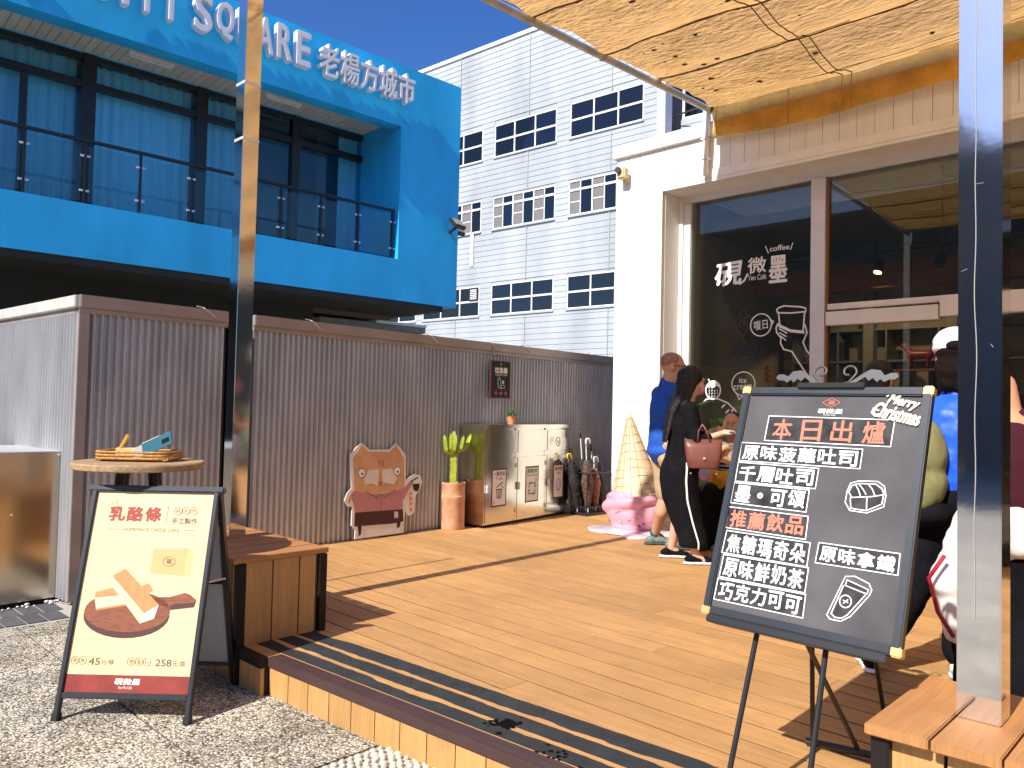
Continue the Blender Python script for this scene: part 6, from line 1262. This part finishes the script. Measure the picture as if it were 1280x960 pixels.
organic('pack_base', [('e', G_(-.15, .13, .97), (.09, .13, .07), Rz)], blackc, bp_, .012, 3)
MB().tube([G_(-.08, .14, 1.42), G_(.0, .14, 1.515), G_(.09, .13, 1.48), G_(.14, .12, 1.3), G_(.10, .14, 1.05)], .016, 8).build('shoulder_strap', blackc, bp_, smooth=True)

# ---- person in white, mostly behind the right post
O = Vector((3.80, .77, 0)); fp = math.radians(20); G_ = F(O, fp); Rz = Matrix.Rotation(fp, 3, 'Z')
wp = thing('person', 'person in a white wrap with red trim mostly hidden behind the broad steel post', 'person', (3.8, .85, ZD))
hc = G_(.03, .09, 1.60); hp, HL, HR = head_prims(hc, (math.cos(fp), math.sin(fp), 0)); sL, sR = G_(0, .11, 1.40), G_(0, -.15, 1.40); eR, eL = G_(.0, -.22, 1.33), G_(.12, .09, 1.15); wR, wL = G_(.25, -.12, 1.2), G_(.3, .08, 1.2)
a1, a2 = Vector((3.83, .92, .28)), Vector((3.85, .76, .28))
organic('body', hp + [('c', G_(0, 0, 1.4), G_(.02, .02, 1.55), .05, .048), ('e', G_(0, 0, 1.28), (.11, .14, .17), Rz), ('e', G_(0, 0, 1.05), (.12, .15, .15), Rz), ('c', G_(0, .08, 1.0), G_(.03, .1, .6), .08, .055), ('c', G_(0, -.08, 1.0), G_(.05, -.08, .6), .08, .055), ('c', G_(.03, .1, .6), a1, .055, .036), ('c', G_(.05, -.08, .6), a2, .055, .036), ('c', sL, eL, .042, .034), ('c', eL, wL, .034, .025), ('c', sR, eR, .042, .036), ('c', eR, wR, .036, .025)] + hand_prims(wR, (wR - eR).normalized(), (0, 0, -1), 1, .5) + hand_prims(wL, (wL - eL).normalized(), (0, 0, -1), -1, .5), skin3, wp, .011, 3)
organic('dark_top', [('e', G_(0, 0, 1.27), (.12, .135, .17), Rz), ('c', G_(0, .10, 1.40), G_(0, -.12, 1.40), .055, .055), ('c', G_(0, 0, 1.25), G_(0, 0, 1.08), .13, .14)], mat('maroon_cloth', (.05, .008, .015), .9, spec=.2), wp, .012, 3)
organic('white_wrap', [('e', G_(0, 0, 1.0), (.15, .18, .11), Rz), ('c', G_(-.02, .08, .95), G_(-.02, .20, .72), .13, .10), ('c', G_(-.02, .20, .72), G_(-.0, .19, .50), .09, .05), ('c', G_(-.02, -.06, .95), G_(-.02, -.20, .90), .13, .10)], mat('white_cloth', (.82, .80, .78), .8, var=.04, vscale=10), wp, .012, 3, .03, .09)
MB().tube([G_(-.14, .25, .84), G_(-.12, .305, .74), G_(-.11, .27, .60), G_(-.08, .21, .50)], .009, 6).build('red_trim', mat('red_piping', (.35, .01, .03), .7), wp, smooth=True)
organic('dark_trousers', [('c', G_(0, .08, .9), G_(.03, .1, .6), .10, .085), ('c', G_(0, -.08, .9), G_(.05, -.08, .6), .10, .085), ('c', G_(.03, .1, .6), a1, .085, .07), ('c', G_(.05, -.08, .6), a2, .085, .07)], blackc, wp, .014, 3)
organic('hair', [('e', HL(-.025, 0, .045), (.098, .090, .090), HR), ('e', HL(-.05, 0, -.04), (.07, .085, .10), HR)], hairm, wp, .01, 2)
shoe('shoe', a1 + Vector((-.05, 0, -.10)), fp, .24, sole, sole, wp); shoe('shoe', a2 + Vector((-.05, 0, -.10)), fp, .24, sole, sole, wp)

# ---- dark haired customer further back
O = Vector((5.62, 1.92, 0)); fd_ = math.radians(5); G_ = F(O, fd_); Rz = Matrix.Rotation(fd_, 3, 'Z')
dp = thing('person', 'dark haired customer in a pale blue shirt standing beyond the white capped person', 'person', (5.62, 1.92, ZD))
hc = G_(.03, .0, 1.66); hp, HL, HR = head_prims(hc, (math.cos(fd_), math.sin(fd_), -.2)); a1, a2 = G_(0, .1, .27), G_(0, -.1, .27); sL, sR = G_(0, .18, 1.42), G_(0, -.18, 1.42); eL, eR = G_(.05, .25, 1.15), G_(.05, -.25, 1.15); wL, wR = G_(.28, .15, 1.1), G_(.28, -.15, 1.1)
organic('body', hp + [('c', G_(0, 0, 1.42), G_(.02, 0, 1.60), .056, .05), ('e', G_(0, 0, 1.3), (.12, .16, .18), Rz), ('e', G_(0, 0, 1.06), (.12, .16, .15), Rz), ('c', G_(0, .09, 1.0), G_(.02, .1, .6), .085, .06), ('c', G_(0, -.09, 1.0), G_(.02, -.1, .6), .085, .06), ('c', G_(.02, .1, .6), a1, .058, .038), ('c', G_(.02, -.1, .6), a2, .058, .038), ('c', sL, eL, .045, .036), ('c', eL, wL, .036, .026), ('c', sR, eR, .045, .036), ('c', eR, wR, .036, .026)] + hand_prims(wR, (wR - eR).normalized(), (0, 0, -1), 1, .5) + hand_prims(wL, (wL - eL).normalized(), (0, 0, -1), -1, .5), skin3, dp, .011, 3)
organic('shirt', [('e', G_(0, 0, 1.3), (.145, .19, .19), Rz), ('c', G_(0, .15, 1.42), G_(0, -.15, 1.42), .068, .068), ('c', G_(0, 0, 1.3), G_(0, 0, 1.08), .145, .155), ('c', G_(-.01, 0, 1.44), G_(0, 0, 1.53), .075, .068), ('c', sL, eL, .07, .06), ('c', sR, eR, .07, .06)], mat('pale_blue_cloth', (.50, .60, .72), .8), dp, .012, 3, .012, .08)
organic('trousers', [('e', G_(0, 0, 1.0), (.145, .17, .11), Rz), ('c', G_(0, .09, 1.0), G_(.02, .1, .6), .105, .085), ('c', G_(0, -.09, 1.0), G_(.02, -.1, .6), .105, .085), ('c', G_(.02, .1, .6), a1, .085, .07), ('c', G_(.02, -.1, .6), a2, .085, .07)], blackc, dp, .014, 3)
organic('hair', [('e', HL(-.022, 0, .045), (.102, .094, .092), HR), ('e', HL(-.05, 0, -.02), (.07, .085, .08), HR)], hairm, dp, .01, 2, .008, .03)
shoe('shoe', a1 + Vector((-.06, 0, -.09)), fd_, .26, black, black, dp); shoe('shoe', a2 + Vector((-.06, 0, -.09)), fd_, .26, black, black, dp)
